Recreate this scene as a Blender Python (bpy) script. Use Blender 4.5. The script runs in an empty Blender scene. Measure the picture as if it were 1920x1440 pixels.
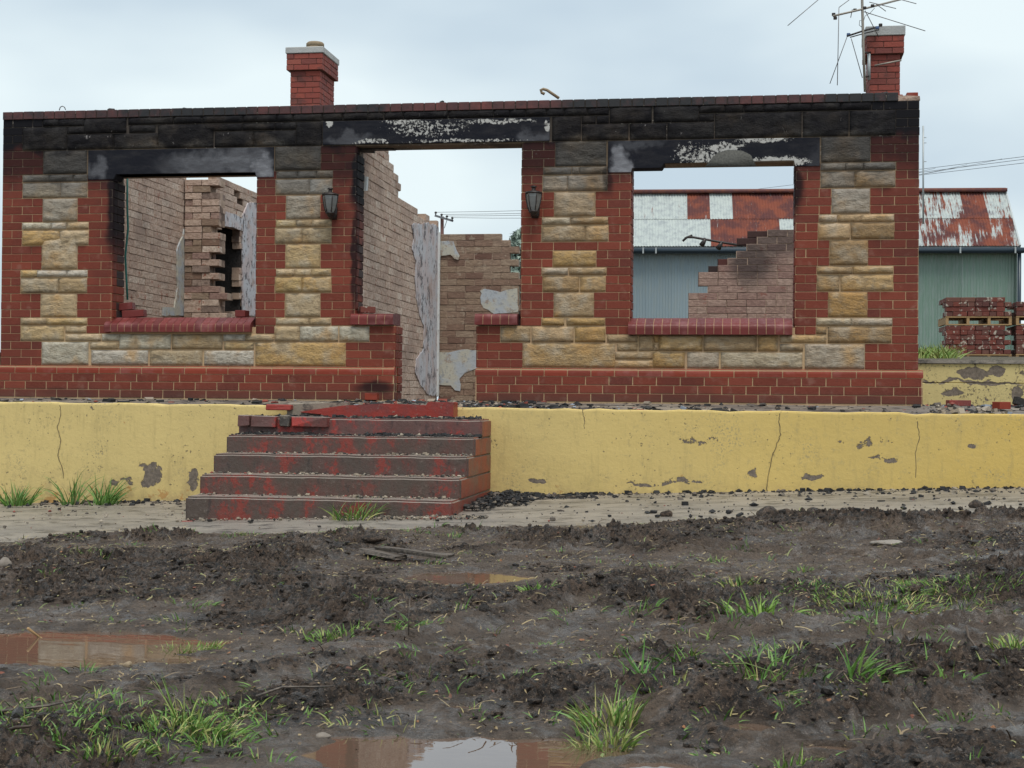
import bpy, bmesh, math, random
import numpy as np
from mathutils import Vector, Matrix
from mathutils.geometry import tessellate_polygon
random.seed(7); RNG = np.random.default_rng(7)
S = bpy.context.scene
COL = S.collection
rad = math.radians

# ------------------------------------------------------------------ camera
F = 2800.0                      # focal length in photo pixels (1920 wide)
PSI = math.atan(0.154)          # the camera looks a little to the left of the wall's normal
ROLL = 0.0087
PITCH = math.atan(30 / F)
CAM = Vector((7.92, -15.18, 0.012))
fw = Vector((-math.sin(PSI), math.cos(PSI), 0)); rt = Vector((math.cos(PSI), math.sin(PSI), 0)); up = Vector((0, 0, 1))
f2 = fw * math.cos(PITCH) + up * math.sin(PITCH)
u2 = up * math.cos(PITCH) - fw * math.sin(PITCH)
r3 = rt * math.cos(ROLL) + u2 * math.sin(ROLL)
u3 = u2 * math.cos(ROLL) - rt * math.sin(ROLL)
cam_data = bpy.data.cameras.new('camera'); cam = bpy.data.objects.new('camera', cam_data); COL.objects.link(cam)
cam_data.sensor_width = 36; cam_data.lens = F / 1920 * 36; cam_data.clip_end = 2000; cam_data.clip_start = .05
mw = Matrix((r3, u3, -f2)).transposed().to_4x4(); mw.translation = CAM
cam.matrix_world = mw
S.camera = cam

# measured points of the photograph carried onto the surveyed planes of the place
def ray(px, py): return (f2 + r3 * ((px - 960) / F) - u3 * ((py - 720) / F))
def P(px, py, Y=0.0):
    d = ray(px, py); t = (Y - CAM.y) / d.y; return CAM + d * t
def PX(px, py, X):
    d = ray(px, py); t = (X - CAM.x) / d.x; return CAM + d * t
def PL(px, py, o, n):
    d = ray(px, py); t = (o - CAM).dot(n) / d.dot(n); return CAM + d * t

# ------------------------------------------------------------------ world and sun
W_ = bpy.data.worlds.new('World'); S.world = W_; W_.use_nodes = True
SUN_EL, SUN_AZ = rad(66), rad(158)      # azimuth measured clockwise from +Y
def build_world():
    nt = W_.node_tree; nt.nodes.clear(); L = nt.links.new
    out = nt.nodes.new('ShaderNodeOutputWorld'); bg = nt.nodes.new('ShaderNodeBackground')
    sky = nt.nodes.new('ShaderNodeTexSky'); sky.sky_type = 'NISHITA'; sky.sun_disc = False
    sky.sun_elevation = SUN_EL; sky.sun_rotation = SUN_AZ; sky.dust_density = 3; sky.air_density = 1.2
    tc = nt.nodes.new('ShaderNodeTexCoord')
    mp = nt.nodes.new('ShaderNodeMapping'); mp.inputs['Scale'].default_value = (1, 1, 2.6); mp.inputs['Location'].default_value = (.35, .2, .1)
    nz = nt.nodes.new('ShaderNodeTexNoise'); nz.inputs['Scale'].default_value = 2.6; nz.inputs['Detail'].default_value = 4; nz.inputs['Roughness'].default_value = .42
    cr = nt.nodes.new('ShaderNodeValToRGB'); e = cr.color_ramp.elements
    e[0].position = .40; e[0].color = (3.4, 4.1, 4.65, 1); e[1].position = .60; e[1].color = (5.1, 5.75, 5.9, 1)
    mx = nt.nodes.new('ShaderNodeMix'); mx.data_type = 'RGBA'; mx.inputs[0].default_value = .93
    L(tc.outputs['Generated'], mp.inputs[0]); L(mp.outputs[0], nz.inputs['Vector']); L(nz.outputs[0], cr.inputs[0])
    L(sky.outputs[0], mx.inputs[6]); L(cr.outputs[0], mx.inputs[7]); L(mx.outputs[2], bg.inputs[0])
    bg.inputs[1].default_value = .1; L(bg.outputs[0], out.inputs[0])
build_world()
sd = bpy.data.lights.new('sun', 'SUN'); sd.energy = 1.5; sd.angle = rad(28); sd.color = (1, .955, .89)
sun = bpy.data.objects.new('sun', sd); COL.objects.link(sun)
sdir = Vector((math.sin(SUN_AZ) * math.cos(SUN_EL), math.cos(SUN_AZ) * math.cos(SUN_EL), math.sin(SUN_EL)))
sun.rotation_euler = sdir.to_track_quat('Z', 'Y').to_euler(); sun.location = (8, -20, 20)
vs = S.view_settings; S.display_settings.display_device = 'sRGB'
vs.view_transform = 'Standard'; vs.look = 'None'; vs.gamma = 1; vs.use_curve_mapping = False; vs.exposure = 0.76
S.render.engine = 'CYCLES'; S.cycles.max_bounces = 6; S.cycles.diffuse_bounces = 3; S.cycles.glossy_bounces = 3

# ------------------------------------------------------------------ material helper
class Mat:
    def __init__(s, name):
        s.m = bpy.data.materials.new(name); s.m.use_nodes = True; s.t = s.m.node_tree; s.t.nodes.clear()
        s.out = s.n('ShaderNodeOutputMaterial'); s.b = s.n('ShaderNodeBsdfPrincipled'); s.t.links.new(s.b.outputs[0], s.out.inputs[0])
        g = s.n('ShaderNodeNewGeometry'); s.pos = g.outputs['Position']; s.geo = g
        s._xyz = None
    def n(s, ty, **k):
        x = s.t.nodes.new(ty)
        for a, v in k.items(): setattr(x, a, v)
        return x
    def put(s, sock, v):
        if hasattr(v, 'links'): s.t.links.new(v, sock)
        elif isinstance(v, (tuple, list)):
            n = len(sock.default_value); v = tuple(v)
            sock.default_value = v + (1,) * (n - len(v)) if n > len(v) else v[:n]
        else: sock.default_value = v
    def xyz(s):
        if s._xyz is None:
            x = s.n('ShaderNodeSeparateXYZ'); s.put(x.inputs[0], s.pos); s._xyz = x.outputs
        return s._xyz
    def m2(s, op, a, b=0.0, c=0.0, clamp=False):
        x = s.n('ShaderNodeMath', operation=op, use_clamp=clamp)
        s.put(x.inputs[0], a); s.put(x.inputs[1], b); s.put(x.inputs[2], c); return x.outputs[0]
    def noise(s, sc, det=4, ro=.55, vec=None, dist=0, scale3=None, off=0):
        x = s.n('ShaderNodeTexNoise'); v = vec or s.pos
        if scale3 or off:
            mp = s.n('ShaderNodeMapping'); s.put(mp.inputs[0], v); mp.inputs['Scale'].default_value = scale3 or (1, 1, 1); mp.inputs['Location'].default_value = (off, off * .7, off * 1.3); v = mp.outputs[0]
        s.put(x.inputs['Vector'], v); x.inputs['Scale'].default_value = sc; x.inputs['Detail'].default_value = det; x.inputs['Roughness'].default_value = ro; x.inputs['Distortion'].default_value = dist
        return x.outputs[0]
    def vor(s, sc, feature='F1', scale3=None):
        x = s.n('ShaderNodeTexVoronoi', feature=feature); v = s.pos
        if scale3:
            mp = s.n('ShaderNodeMapping'); s.put(mp.inputs[0], v); mp.inputs['Scale'].default_value = scale3; v = mp.outputs[0]
        s.put(x.inputs['Vector'], v); x.inputs['Scale'].default_value = sc; return x.outputs[0]
    def ramp(s, v, lo, hi, a=0.0, b=1.0, smooth=True):
        x = s.n('ShaderNodeMapRange', interpolation_type='SMOOTHSTEP' if smooth else 'LINEAR'); s.put(x.inputs[0], v)
        flip = lo > hi
        if flip: lo, hi, a, b = hi, lo, b, a
        x.inputs[1].default_value = lo; x.inputs[2].default_value = hi; x.inputs[3].default_value = a; x.inputs[4].default_value = b; return x.outputs[0]
    def mix(s, f, a, b, mode='MIX'):
        x = s.n('ShaderNodeMix', data_type='RGBA', blend_type=mode); s.put(x.inputs[0], f); s.put(x.inputs[6], a); s.put(x.inputs[7], b); return x.outputs[2]
    def rnd(s):
        o = s.n('ShaderNodeObjectInfo'); a = s.n('ShaderNodeAttribute', attribute_name='tint')
        return s.m2('FRACT', s.m2('ADD', o.outputs['Random'], a.outputs['Fac']))
    def ocol(s): return s.n('ShaderNodeObjectInfo').outputs['Color']
    def cr(s, f, stops, const=False):
        x = s.n('ShaderNodeValToRGB'); s.put(x.inputs[0], f); e = x.color_ramp.elements
        if const: x.color_ramp.interpolation = 'CONSTANT'
        while len(e) < len(stops): e.new(.5)
        for i, (p, c) in enumerate(stops): e[i].position = p; e[i].color = tuple(c) + (1,)
        return x.outputs[0]
    def blobs(s, lst, wob=.12, wsc=3.0):
        """soft patches at given places of the wall: (x, z, rx, rz, strength)"""
        nz = s.n('ShaderNodeTexNoise'); s.put(nz.inputs['Vector'], s.pos); nz.inputs['Scale'].default_value = wsc; nz.inputs['Detail'].default_value = 5
        a = s.n('ShaderNodeVectorMath', operation='SUBTRACT'); s.put(a.inputs[0], nz.outputs['Color']); a.inputs[1].default_value = (.5, .5, .5)
        b = s.n('ShaderNodeVectorMath', operation='MULTIPLY_ADD'); s.put(b.inputs[0], a.outputs[0]); b.inputs[1].default_value = (wob * 2,) * 3; s.put(b.inputs[2], s.pos)
        res = None
        for (x, z, rx, rz, st) in lst:
            c = s.n('ShaderNodeVectorMath', operation='MULTIPLY_ADD'); s.put(c.inputs[0], b.outputs[0]); c.inputs[1].default_value = (1 / rx, 0, 1 / rz); c.inputs[2].default_value = (-x / rx, 0, -z / rz)
            l = s.n('ShaderNodeVectorMath', operation='LENGTH'); s.put(l.inputs[0], c.outputs[0])
            v = s.ramp(l.outputs['Value'], 1.0, .35, 0, st)
            res = v if res is None else s.m2('MAXIMUM', res, v)
        return res
    def fin(s, col, rough=.7, bump=None, dist=.004, spec=None, metal=None, strength=1.0):
        s.put(s.b.inputs['Base Color'], col); s.put(s.b.inputs['Roughness'], rough)
        if spec is not None: s.put(s.b.inputs['Specular IOR Level'], spec)
        if metal is not None: s.put(s.b.inputs['Metallic'], metal)
        if bump is not None:
            x = s.n('ShaderNodeBump'); s.put(x.inputs['Height'], bump); x.inputs['Distance'].default_value = dist; x.inputs['Strength'].default_value = strength; s.t.links.new(x.outputs[0], s.b.inputs['Normal'])
        return s.m

BL = (.012, .0115, .014)       # soot
def pz(px, py): p = P(px, py); return p.x, p.z
def soot(m, extra=()):
    """how much soot lies on the burnt front wall"""
    x, y, z = m.xyz()
    nz = m.noise(2.2, 5, .6)
    zz = m.m2('ADD', z, m.m2('MULTIPLY', m.m2('SUBTRACT', nz, .5), .55))
    base = m.m2('MAXIMUM', m.ramp(zz, 2.42, 2.74), m.m2('MULTIPLY', m.ramp(zz, 2.1, 2.5), .78))
    bl = []
    for (px, py, rx, rz, st) in [(212, 380, .10, .85, .95), (672, 330, .13, .62, 1.), (664, 480, .05, .95, .85), (704, 727, .3, .1, .85), (1140, 330, .1, .28, .8), (1492, 350, .13, .38, .9), (70, 255, .42, .45, .7), (120, 735, .4, .06, .3)] + list(extra):
        a, b = pz(px, py); bl.append((a, b, rx, rz, st))
    return m.m2('MAXIMUM', base, m.blobs(bl, .06, 5), clamp=True)
def flakes(m, thr, scale=30, region=None):
    n1 = m.noise(scale, 5, .65); n2 = m.noise(3.1, 3, .5, off=9)
    f = m.ramp(m.m2('ADD', n1, m.m2('MULTIPLY', n2, .35)), thr, thr + .03)
    return f if region is None else m.m2('MULTIPLY', f, region)

M = {}
def mats():
    # --- front wall brick
    m = Mat('red_brick'); x, y, z = m.xyz(); so = soot(m); r = m.rnd()
    c = m.cr(r, [(0, (.125, .026, .015)), (.3, (.180, .036, .020)), (.55, (.150, .032, .020)), (.8, (.215, .046, .026)), (1, (.105, .025, .018))])
    n = m.noise(55, 5, .6, scale3=(1, 1, 2.2)); c = m.mix(m.ramp(n, .35, .7, 0, .35), c, (.27, .085, .06)); c = m.mix(m.ramp(m.noise(9, 4), .56, .75, 0, .35), c, (.30, .17, .13))
    c = m.mix(m.ramp(m.noise(1.3, 5, .6, off=15), .48, .68, 0, .38), c, (.075, .022, .018)); c = m.mix(m.ramp(m.noise(22, 6, .75, off=4), .66, .70, 0, .5), c, (.05, .02, .018)); c = m.mix(so, c, BL); c = m.mix(m.m2('MULTIPLY', flakes(m, .87, 40), so), c, (.20, .18, .17))
    c = m.mix(m.m2('MULTIPLY', m.ramp(z, .16, .0), .5), c, (.07, .045, .035))
    M['brick'] = m.fin(c, m.ramp(n, .3, .7, .55, .75), n, .0018, spec=m.ramp(so, 0, 1, .22, .06))
    # --- plinth / sill brick: brighter red, a little shiny
    m = Mat('bullnose_brick'); r = m.rnd(); n = m.noise(38, 5, .6)
    c = m.cr(r, [(0, (.20, .034, .018)), (.5, (.25, .042, .022)), (1, (.185, .036, .022))]); c = m.mix(m.ramp(m.noise(6, 4), .5, .72, 0, .4), c, (.30, .13, .12)); c = m.mix(m.ramp(n, .6, .75, 0, .35), c, (.08, .02, .02))
    bl = [(*pz(704, 722), .25, .12, .9), (*pz(150, 735), .2, .08, .4)]
    c = m.mix(m.blobs(bl, .05, 8), c, BL)
    M['bull'] = m.fin(c, m.ramp(n, .3, .7, .5, .7), n, .002, spec=.25)
    m = Mat('sill_brick_glaze'); r = m.rnd(); n = m.noise(38, 5, .6)
    c = m.cr(r, [(0, (.125, .022, .020)), (.5, (.165, .029, .025)), (1, (.11, .022, .021))]); c = m.mix(m.ramp(m.noise(7, 4), .5, .72, 0, .45), c, (.27, .11, .11))
    M['sill'] = m.fin(c, m.ramp(n, .3, .7, .35, .6), n, .0015, spec=.3)
    # --- coping along the top
    m = Mat('coping_brick'); x, y, z = m.xyz(); r = m.rnd(); n = m.noise(28, 5, .6)
    c = m.cr(r, [(0, (.12, .035, .032)), (.5, (.165, .042, .036)), (1, (.095, .030, .030))])
    w = pz(1728, 400)[0]
    s1 = m.cr(m.m2('DIVIDE', x, w), [(0, (.35,) * 3), (.1, (.3,) * 3), (.2, (.85,) * 3), (.27, (.92,) * 3), (.30, (.3,) * 3), (.36, (.3,) * 3), (.42, (.75,) * 3), (.46, (.12,) * 3), (.60, (.18,) * 3), (.66, (.92,) * 3), (.78, (.8,) * 3), (.83, (.22,) * 3), (.88, (.3,) * 3), (.92, (.95,) * 3), (1, (.6,) * 3)])
    so = m.m2('ADD', s1, m.m2('MULTIPLY', m.m2('SUBTRACT', m.noise(6, 6, .7), .40), 2.0), clamp=True)
    c = m.mix(so, c, BL); c = m.mix(m.ramp(m.noise(60, 4), .68, .74, 0, .5), c, (.3, .26, .25))
    M['coping'] = m.fin(c, .6, n, .003)
    # --- mortar
    m = Mat('pale_mortar'); n = m.noise(45, 5, .65); so = soot(m)
    c = m.mix(m.ramp(m.noise(2.5, 4), .35, .65), (.46, .32, .18), (.42, .28, .165)); c = m.mix(m.ramp(n, .4, .8, 0, .3), c, (.30, .20, .13))
    c = m.mix(m.m2('MULTIPLY', so, .93), c, (.022, .02, .021)); c = m.mix(m.m2('MULTIPLY', flakes(m, .80, 25), so), c, (.30, .27, .23))
    M['mortar'] = m.fin(c, .9, n, .004)
    # --- sandstone
    m = Mat('sandstone'); so = soot(m); oc = m.ocol(); n = m.noise(18, 7, .68, scale3=(1, 1, 1.9)); big = m.noise(4.5, 4, .6)
    c = m.mix(m.ramp(big, .46, .68, 0, .45), oc, (.46, .43, .37)); c = m.mix(m.ramp(m.noise(3.2, 3, off=4), .5, .7, 0, .75), c, (.47, .27, .10))
    c = m.mix(m.ramp(n, .34, .58, .5, 0), c, (.18, .13, .08)); c = m.mix(m.ramp(m.noise(70, 4, .6), .5, .8, 0, .3), c, (.55, .47, .35))
    x, y, z = m.xyz()
    grey = m.m2('MULTIPLY', m.ramp(z, 1.85, 2.45), m.ramp(m.noise(2.7, 3, off=2), .3, .6, .25, .9)); c = m.mix(grey, c, (.23, .22, .205))
    ledge = m.ramp(m.noise(12, 6, .7, scale3=(.5, 1, 2.6), off=7), .52, .64, 0, .55)
    c = m.mix(m.m2('MULTIPLY', ledge, m.ramp(m.noise(1.3, 2, off=5), .4, .6)), c, (.10, .085, .065))
    c = m.mix(m.m2('MULTIPLY', so, m.ramp(m.noise(3.5, 6, .7, off=21), .35, .6, .91, .985)), c, BL); sc_ = m.noise(9, 6, .75, scale3=(2.2, 1, 1), off=3)
    c = m.mix(m.m2('MULTIPLY', m.ramp(sc_, .655, .69), so), c, (.22, .205, .20))
    M['stone'] = m.fin(c, .9, m.m2('ADD', n, m.m2('MULTIPLY', m.noise(70, 4, .6), .35)), .022, spec=m.ramp(so, 0, 1, .3, .06))
    # --- concrete lintels, black with soot, paint flaking white
    m = Mat('lintel_concrete'); x, y, z = m.xyz()
    pale = m.blobs([(*pz(496, 320), .17, .24, .85), (*pz(478, 300), .25, .2, .42), (*pz(186, 318), .14, .16, .42), (*pz(400, 308), .75, .20, .42), (*pz(440, 300), .4, .2, .5), (*pz(1160, 305), .15, .22, .92), (*pz(1190, 268), .35, .1, .2), (*pz(660, 262), .35, .1, .3), (*pz(1000, 258), .2, .12, .3), (*pz(1530, 300), .12, .2, .12)], .20, 6)
    reg = m.blobs([(*pz(800, 242), .62, .13, .7), (*pz(760, 228), .35, .05, .9), (*pz(930, 228), .6, .045, .95), (*pz(618, 232), .06, .08, 1), (*pz(1028, 236), .05, .10, 1), (*pz(870, 265), .9, .03, .8), (*pz(1320, 300), .22, .18, .85), (*pz(1355, 275), .3, .06, 1), (*pz(1430, 262), .4, .06, 1), (*pz(1460, 303), .42, .08, 1.25), (*pz(1300, 290), .3, .2, .7), (*pz(700, 266), .3, .04, .8)], .05, 6)
    n1 = m.noise(38, 7, .75); fl = m.ramp(m.m2('ADD', n1, m.m2('MULTIPLY', reg, .22)), .655, .68); fl = m.m2('MULTIPLY', fl, m.ramp(reg, .05, .3))
    n = m.noise(40, 5, .6); st = m.noise(7, 6, .7, scale3=(.6, 1, 2.0))
    c = m.mix(m.ramp(st, .4, .75, 0, .5), (.013, .014, .020), (.045, .043, .046)); c = m.mix(pale, c, m.mix(m.ramp(st, .3, .65), (.28, .285, .31), (.15, .15, .165))); c = m.mix(fl, c, (.46, .45, .43))
    c = m.mix(m.ramp(m.noise(16, 5, .75, off=6), .665, .68, 0, .35), c, (.25, .25, .26))
    M['lintel'] = m.fin(c, .85, m.m2('ADD', n, m.m2('MULTIPLY', fl, .8)), .004, spec=.12)
    m = Mat('spalled_concrete'); n = m.noise(50, 5, .6); M['spall'] = m.fin(m.mix(m.ramp(n, .3, .7), (.055, .055, .050), (.10, .098, .088)), .9, n, .006)
    # --- inside walls
    m = Mat('inside_brick'); r = m.rnd(); n = m.noise(26, 6, .66, scale3=(1, 1, 1.6))
    c = m.cr(r, [(0, (.50, .37, .295)), (.25, (.56, .43, .345)), (.5, (.45, .325, .26)), (.75, (.54, .405, .325)), (1, (.64, .53, .44))])
    c = m.mix(m.ramp(n, .38, .58, .55, 0), c, (.22, .14, .10)); c = m.mix(m.ramp(m.noise(13, 5, .72, off=2), .60, .645, 0, .85), c, (.28, .085, .05)); c = m.mix(m.ramp(m.noise(1.6, 4, off=5), .5, .72, 0, .5), c, (.20, .14, .115)); c = m.mix(m.ramp(m.noise(80, 3), .55, .8, 0, .3), c, (.50, .42, .34))
    M['inner'] = m.fin(c, .92, n, .010)
    m = Mat('inside_brick_dark'); r = m.rnd(); n = m.noise(20, 6, .68); c = m.cr(r, [(0, (.26, .19, .155)), (.5, (.33, .245, .20)), (1, (.21, .15, .125))]); c = m.mix(m.ramp(n, .38, .58, .6, 0), c, (.10, .065, .05)); M['inner2'] = m.fin(c, .92, n, .012)
    m = Mat('inside_mortar'); n = m.noise(40, 5); M['inmortar'] = m.fin(m.mix(m.ramp(m.noise(4, 5), .42, .62), (.40, .29, .22), (.13, .085, .065)), .95, n, .006)
    m = Mat('brown_brick'); r = m.rnd(); n = m.noise(22, 6, .66, scale3=(1, 1, 2.5))
    c = m.cr(r, [(0, (.30, .21, .145)), (.3, (.36, .27, .195)), (.6, (.25, .155, .11)), (.8, (.33, .235, .17)), (.92, (.15, .075, .055)), (1, (.32, .22, .16))])
    c = m.mix(m.ramp(n, .42, .65, .45, 0), c, (.12, .07, .05)); c = m.mix(m.ramp(m.noise(10, 5, off=1), .60, .68, 0, .7), c, (.36, .29, .22)); M['brown'] = m.fin(c, .92, n, .010)
    m = Mat('partition_brick'); r = m.rnd(); n = m.noise(24, 6, .66, scale3=(1, 1, 2))
    c = m.cr(r, [(0, (.36, .235, .19)), (.4, (.43, .30, .245)), (.7, (.31, .19, .16)), (1, (.48, .35, .285))])
    c = m.mix(m.ramp(n, .42, .62, .45, 0), c, (.12, .065, .055)); c = m.mix(m.ramp(m.noise(9, 5, .7, off=3), .62, .66, 0, .7), c, (.24, .075, .05))
    a, b = P(1410, 490, 3.4).x, P(1410, 490, 3.4).z
    c = m.mix(m.blobs([(a, b, .42, .42, .82), (a + .25, b + .25, .6, .3, .7)], .12, 3), c, (.045, .034, .034)); M['part'] = m.fin(c, .92, n, .010)
    m = Mat('charred_brick'); r = m.rnd(); n = m.noise(30, 5); c = m.cr(r, [(0, (.045, .018, .016)), (.6, (.025, .015, .015)), (1, (.10, .025, .020))]); M['char'] = m.fin(c, .8, n, .004)
    # --- plaster
    m = Mat('old_plaster'); n = m.noise(30, 7, .75); big = m.noise(3.5, 4, off=2)
    c = m.mix(m.ramp(big, .4, .6), (.50, .50, .53), (.50, .43, .43)); c = m.mix(m.ramp(m.noise(7, 8, .78, scale3=(1, 1.1, .8)), .52, .58, 0, .9), c, (.07, .06, .065)); c = m.mix(m.ramp(m.noise(5, 6, .7, off=7), .56, .62, 0, .7), c, (.38, .28, .24)); c = m.mix(m.ramp(n, .62, .7, 0, .5), c, (.20, .16, .13)); M['plaster'] = m.fin(c, .85, n, .006)
    m = Mat('blue_grey_plaster'); n = m.noise(22, 6, .65); c = m.mix(m.ramp(m.noise(5, 4), .4, .6), (.40, .43, .46), (.46, .44, .37)); c = m.mix(m.ramp(n, .54, .64, 0, .6), c, (.20, .22, .26)); c = m.mix(m.ramp(m.noise(7, 7, .75, off=2), .55, .60, 0, .8), c, (.30, .23, .18)); M['plaster2'] = m.fin(c, .8, n, .005)
    # --- retaining walls
    def yellow(nm, c0, c1, spots, thr, thr2=.70):
        m = Mat(nm); x, y, z = m.xyz(); n = m.noise(30, 6, .65); big = m.noise(.9, 4)
        c = m.mix(m.ramp(x, 4, 12.5), c0, c1); c = m.mix(m.ramp(big, .4, .7, 0, .3), c, tuple(v * .82 for v in c0)); c = m.mix(m.ramp(m.noise(5, 6, .7, scale3=(2.5, 1, .45)), .50, .74, 0, .5), c, (.38, .29, .12))
        c = m.mix(m.ramp(m.noise(16, 6, .7), .55, .70, 0, .5), c, (.38, .30, .14)); c = m.mix(m.m2('MULTIPLY', m.ramp(z, -.62, -.95), m.ramp(m.noise(6, 6, .7, off=12), .42, .62, 0, .55)), c, (.36, .26, .13)); c = m.mix(m.m2('MULTIPLY', m.ramp(m.noise(2.2, 4, off=13), .52, .66), m.ramp(m.noise(45, 5, .7), .52, .62)), c, (.36, .29, .15))
        reg = m.blobs(spots, .10, 4) if spots else 0
        ff = m.m2('ADD', m.noise(7, 7, .7, off=3), m.m2('MULTIPLY', reg, .30))
        oz = m.m2('MULTIPLY', m.ramp(z, -.55, -1.05), .16)
        c = m.mix(m.ramp(m.m2('ADD', m.noise(9, 6, .72, off=8), oz), .70, .73, 0, .75), c, (.44, .22, .07))
        pe = m.ramp(ff, thr, thr + .015); c = m.mix(pe, c, m.mix(m.ramp(n, .4, .6), (.13, .105, .085), (.20, .16, .125)))
        sp = m.ramp(m.m2('ADD', m.noise(34, 5, .6, off=5), m.m2('MULTIPLY', m.noise(1.7, 3, off=1), .3)), thr2 + .115, thr2 + .135); c = m.mix(m.m2('MULTIPLY', sp, .8), c, (.12, .095, .06))
        nb = m.m2('SUBTRACT', m.m2('ADD', m.m2('MULTIPLY', n, .25), m.m2('MULTIPLY', m.noise(3, 3, off=8), .6)), m.m2('MULTIPLY', pe, .5))
        return m.fin(c, .68, nb, .014, spec=.35)
    yb = lambda px, py, rx, rz, s=1.: (P(px, py, -1.4).x, P(px, py, -1.4).z, rx, rz, s)
    M['yellow'] = yellow('yellow_painted_render', (.64, .49, .20), (.60, .41, .10), [yb(280, 893, .17, .18), yb(173, 762, .05, .07, 1), yb(365, 900, .08, .15), yb(230, 908, .18, .07, .8), yb(1010, 906, .12, .035), yb(1200, 905, .25, .03, .9), yb(1270, 905, .35, .05, .8), yb(1410, 885, .09, .05, .7), yb(1660, 862, .28, .04, .7), yb(1825, 836, .08, .05, .8), yb(1300, 826, .4, .08, .55), yb(1620, 830, .4, .06, .6), yb(1520, 893, .2, .04, .9)], .695)
    q = lambda px, py, rx, rz, s=1.: (P(px, py, 1.7).x, P(px, py, 1.7).z, rx, rz, s)
    M['yellow2'] = yellow('flaking_yellow_render', (.60, .49, .22), (.60, .49, .22), [q(1822, 702, .26, .075, 1.5), q(1870, 697, .12, .08, 1.5), q(1785, 737, .16, .05, 1.4), q(1908, 740, .1, .16, 1.2), q(1835, 718, .8, .02, 1.2)], .63, .64)
    # --- steps
    m = Mat('worn_red_step_paint'); x, y, z = m.xyz(); n = m.noise(22, 6, .66); d = m.noise(3.2, 6, .68, scale3=(1, 1, .55)); oc = m.ocol()
    c = m.mix(m.ramp(d, .40, .56), (.080, .058, .046), (.105, .050, .040)); c = m.mix(m.ramp(m.m2('ADD', d, m.m2('MULTIPLY', m.m2('SUBTRACT', m.noise(24, 5, .7, off=2), .5), .35)), .53, .59, 0, .85), c, (.23, .036, .024)); c = m.mix(m.ramp(m.noise(1.5, 5, .6, off=3), .5, .6, 0, .6), c, (.075, .062, .05)); c = m.mix(m.ramp(m.noise(14, 6, .7, scale3=(1, 1, .4), off=4), .56, .66, 0, .65), c, (.035, .028, .026)); c = m.mix(m.ramp(n, .6, .72, 0, .5), c, (.23, .19, .16))
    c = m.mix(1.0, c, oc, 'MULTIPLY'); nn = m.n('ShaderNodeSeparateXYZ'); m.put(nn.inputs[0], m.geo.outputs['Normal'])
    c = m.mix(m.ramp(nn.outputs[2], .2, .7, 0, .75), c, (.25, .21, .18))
    M['step'] = m.fin(c, m.ramp(n, .3, .7, .35, .65), n, .006)
    m = Mat('bright_red_paint'); n = m.noise(25, 6, .66); c = m.mix(m.ramp(m.noise(4, 5), .42, .62), (.27, .028, .018), (.17, .035, .03)); c = m.mix(m.ramp(n, .62, .70, 0, .8), c, (.20, .17, .14)); M['red'] = m.fin(c, .42, n, .006)
    m = Mat('cheek_paint'); n = m.noise(14, 6, .66); c = m.mix(m.ramp(m.noise(5, 5), .4, .62), (.27, .050, .034), (.20, .055, .042)); c = m.mix(m.ramp(n, .58, .7, 0, .6), c, (.25, .15, .13)); c = m.mix(m.ramp(m.noise(3, 5, off=4), .5, .6, 0, .5), c, (.13, .10, .085)); M['cheek'] = m.fin(c, .5, n, .006)
    # --- concrete
    def conc(nm, a, b, dk, thr=.6, rough=.75):
        m = Mat(nm); n = m.noise(35, 6, .65); c = m.mix(m.ramp(m.noise(1.8, 5, .6, scale3=(.6, 1.6, 1)), .36, .64), a, b); c = m.mix(m.ramp(m.noise(6, 7, .72, scale3=(.7, 1.4, 1)), thr, thr + .12, 0, .85), c, dk); c = m.mix(m.ramp(n, .58, .75, 0, .4), c, tuple(v * .55 for v in a)); return m.fin(c, rough, n, .006)
    M['path'] = conc('wet_concrete_path', (.27, .235, .195), (.19, .168, .145), (.055, .048, .042), .50, .45)
    M['deck'] = conc('dirty_concrete_floor', (.25, .21, .165), (.15, .125, .105), (.035, .03, .03), .46)
    M['conc'] = conc('pale_concrete', (.46, .46, .44), (.36, .37, .37), (.18, .18, .17), .62)
    # --- mud
    m = Mat('churned_wet_mud'); x, y, z = m.xyz(); n = m.noise(30, 8, .74); n2 = m.noise(5, 6, .68); fl = m.n('ShaderNodeAttribute', attribute_name='wet').outputs['Fac']; hi = m.noise(85, 6, .75)
    c = m.mix(m.ramp(n2, .40, .60), (.072, .046, .031), (.175, .116, .080)); c = m.mix(m.ramp(n, .42, .54, .94, 0), c, (.014, .009, .007)); c = m.mix(m.ramp(hi, .56, .64, 0, .8), c, (.40, .28, .19)); tn = m.n('ShaderNodeAttribute', attribute_name='tint').outputs['Fac']; c = m.mix(m.ramp(tn, .05, 1, 0, .9), c, (.020, .013, .010))  # crevice shade painted near-black into the colour where the bump noise dips
    c = m.mix(m.m2('MULTIPLY', fl, .75), c, m.mix(m.ramp(n2, .35, .65), (.155, .108, .078), (.29, .215, .160)))
    c = m.mix(m.ramp(m.vor(34), .10, .22, .55, 0), c, (.022, .016, .012))
    rough = m.ramp(m.noise(7, 5, .7, off=6), .35, .62, .45, .8); m.fin(c, rough, m.m2('ADD', n, m.m2('MULTIPLY', hi, .6)), .09, spec=.5)
    co = m.m2('MULTIPLY', m.ramp(m.noise(4.5, 6, .72, off=9), .47, .58), m.ramp(fl, 0, .6, .55, 1.0)); m.put(m.b.inputs['Coat Weight'], co); m.b.inputs['Coat IOR'].default_value = 1.45
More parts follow.
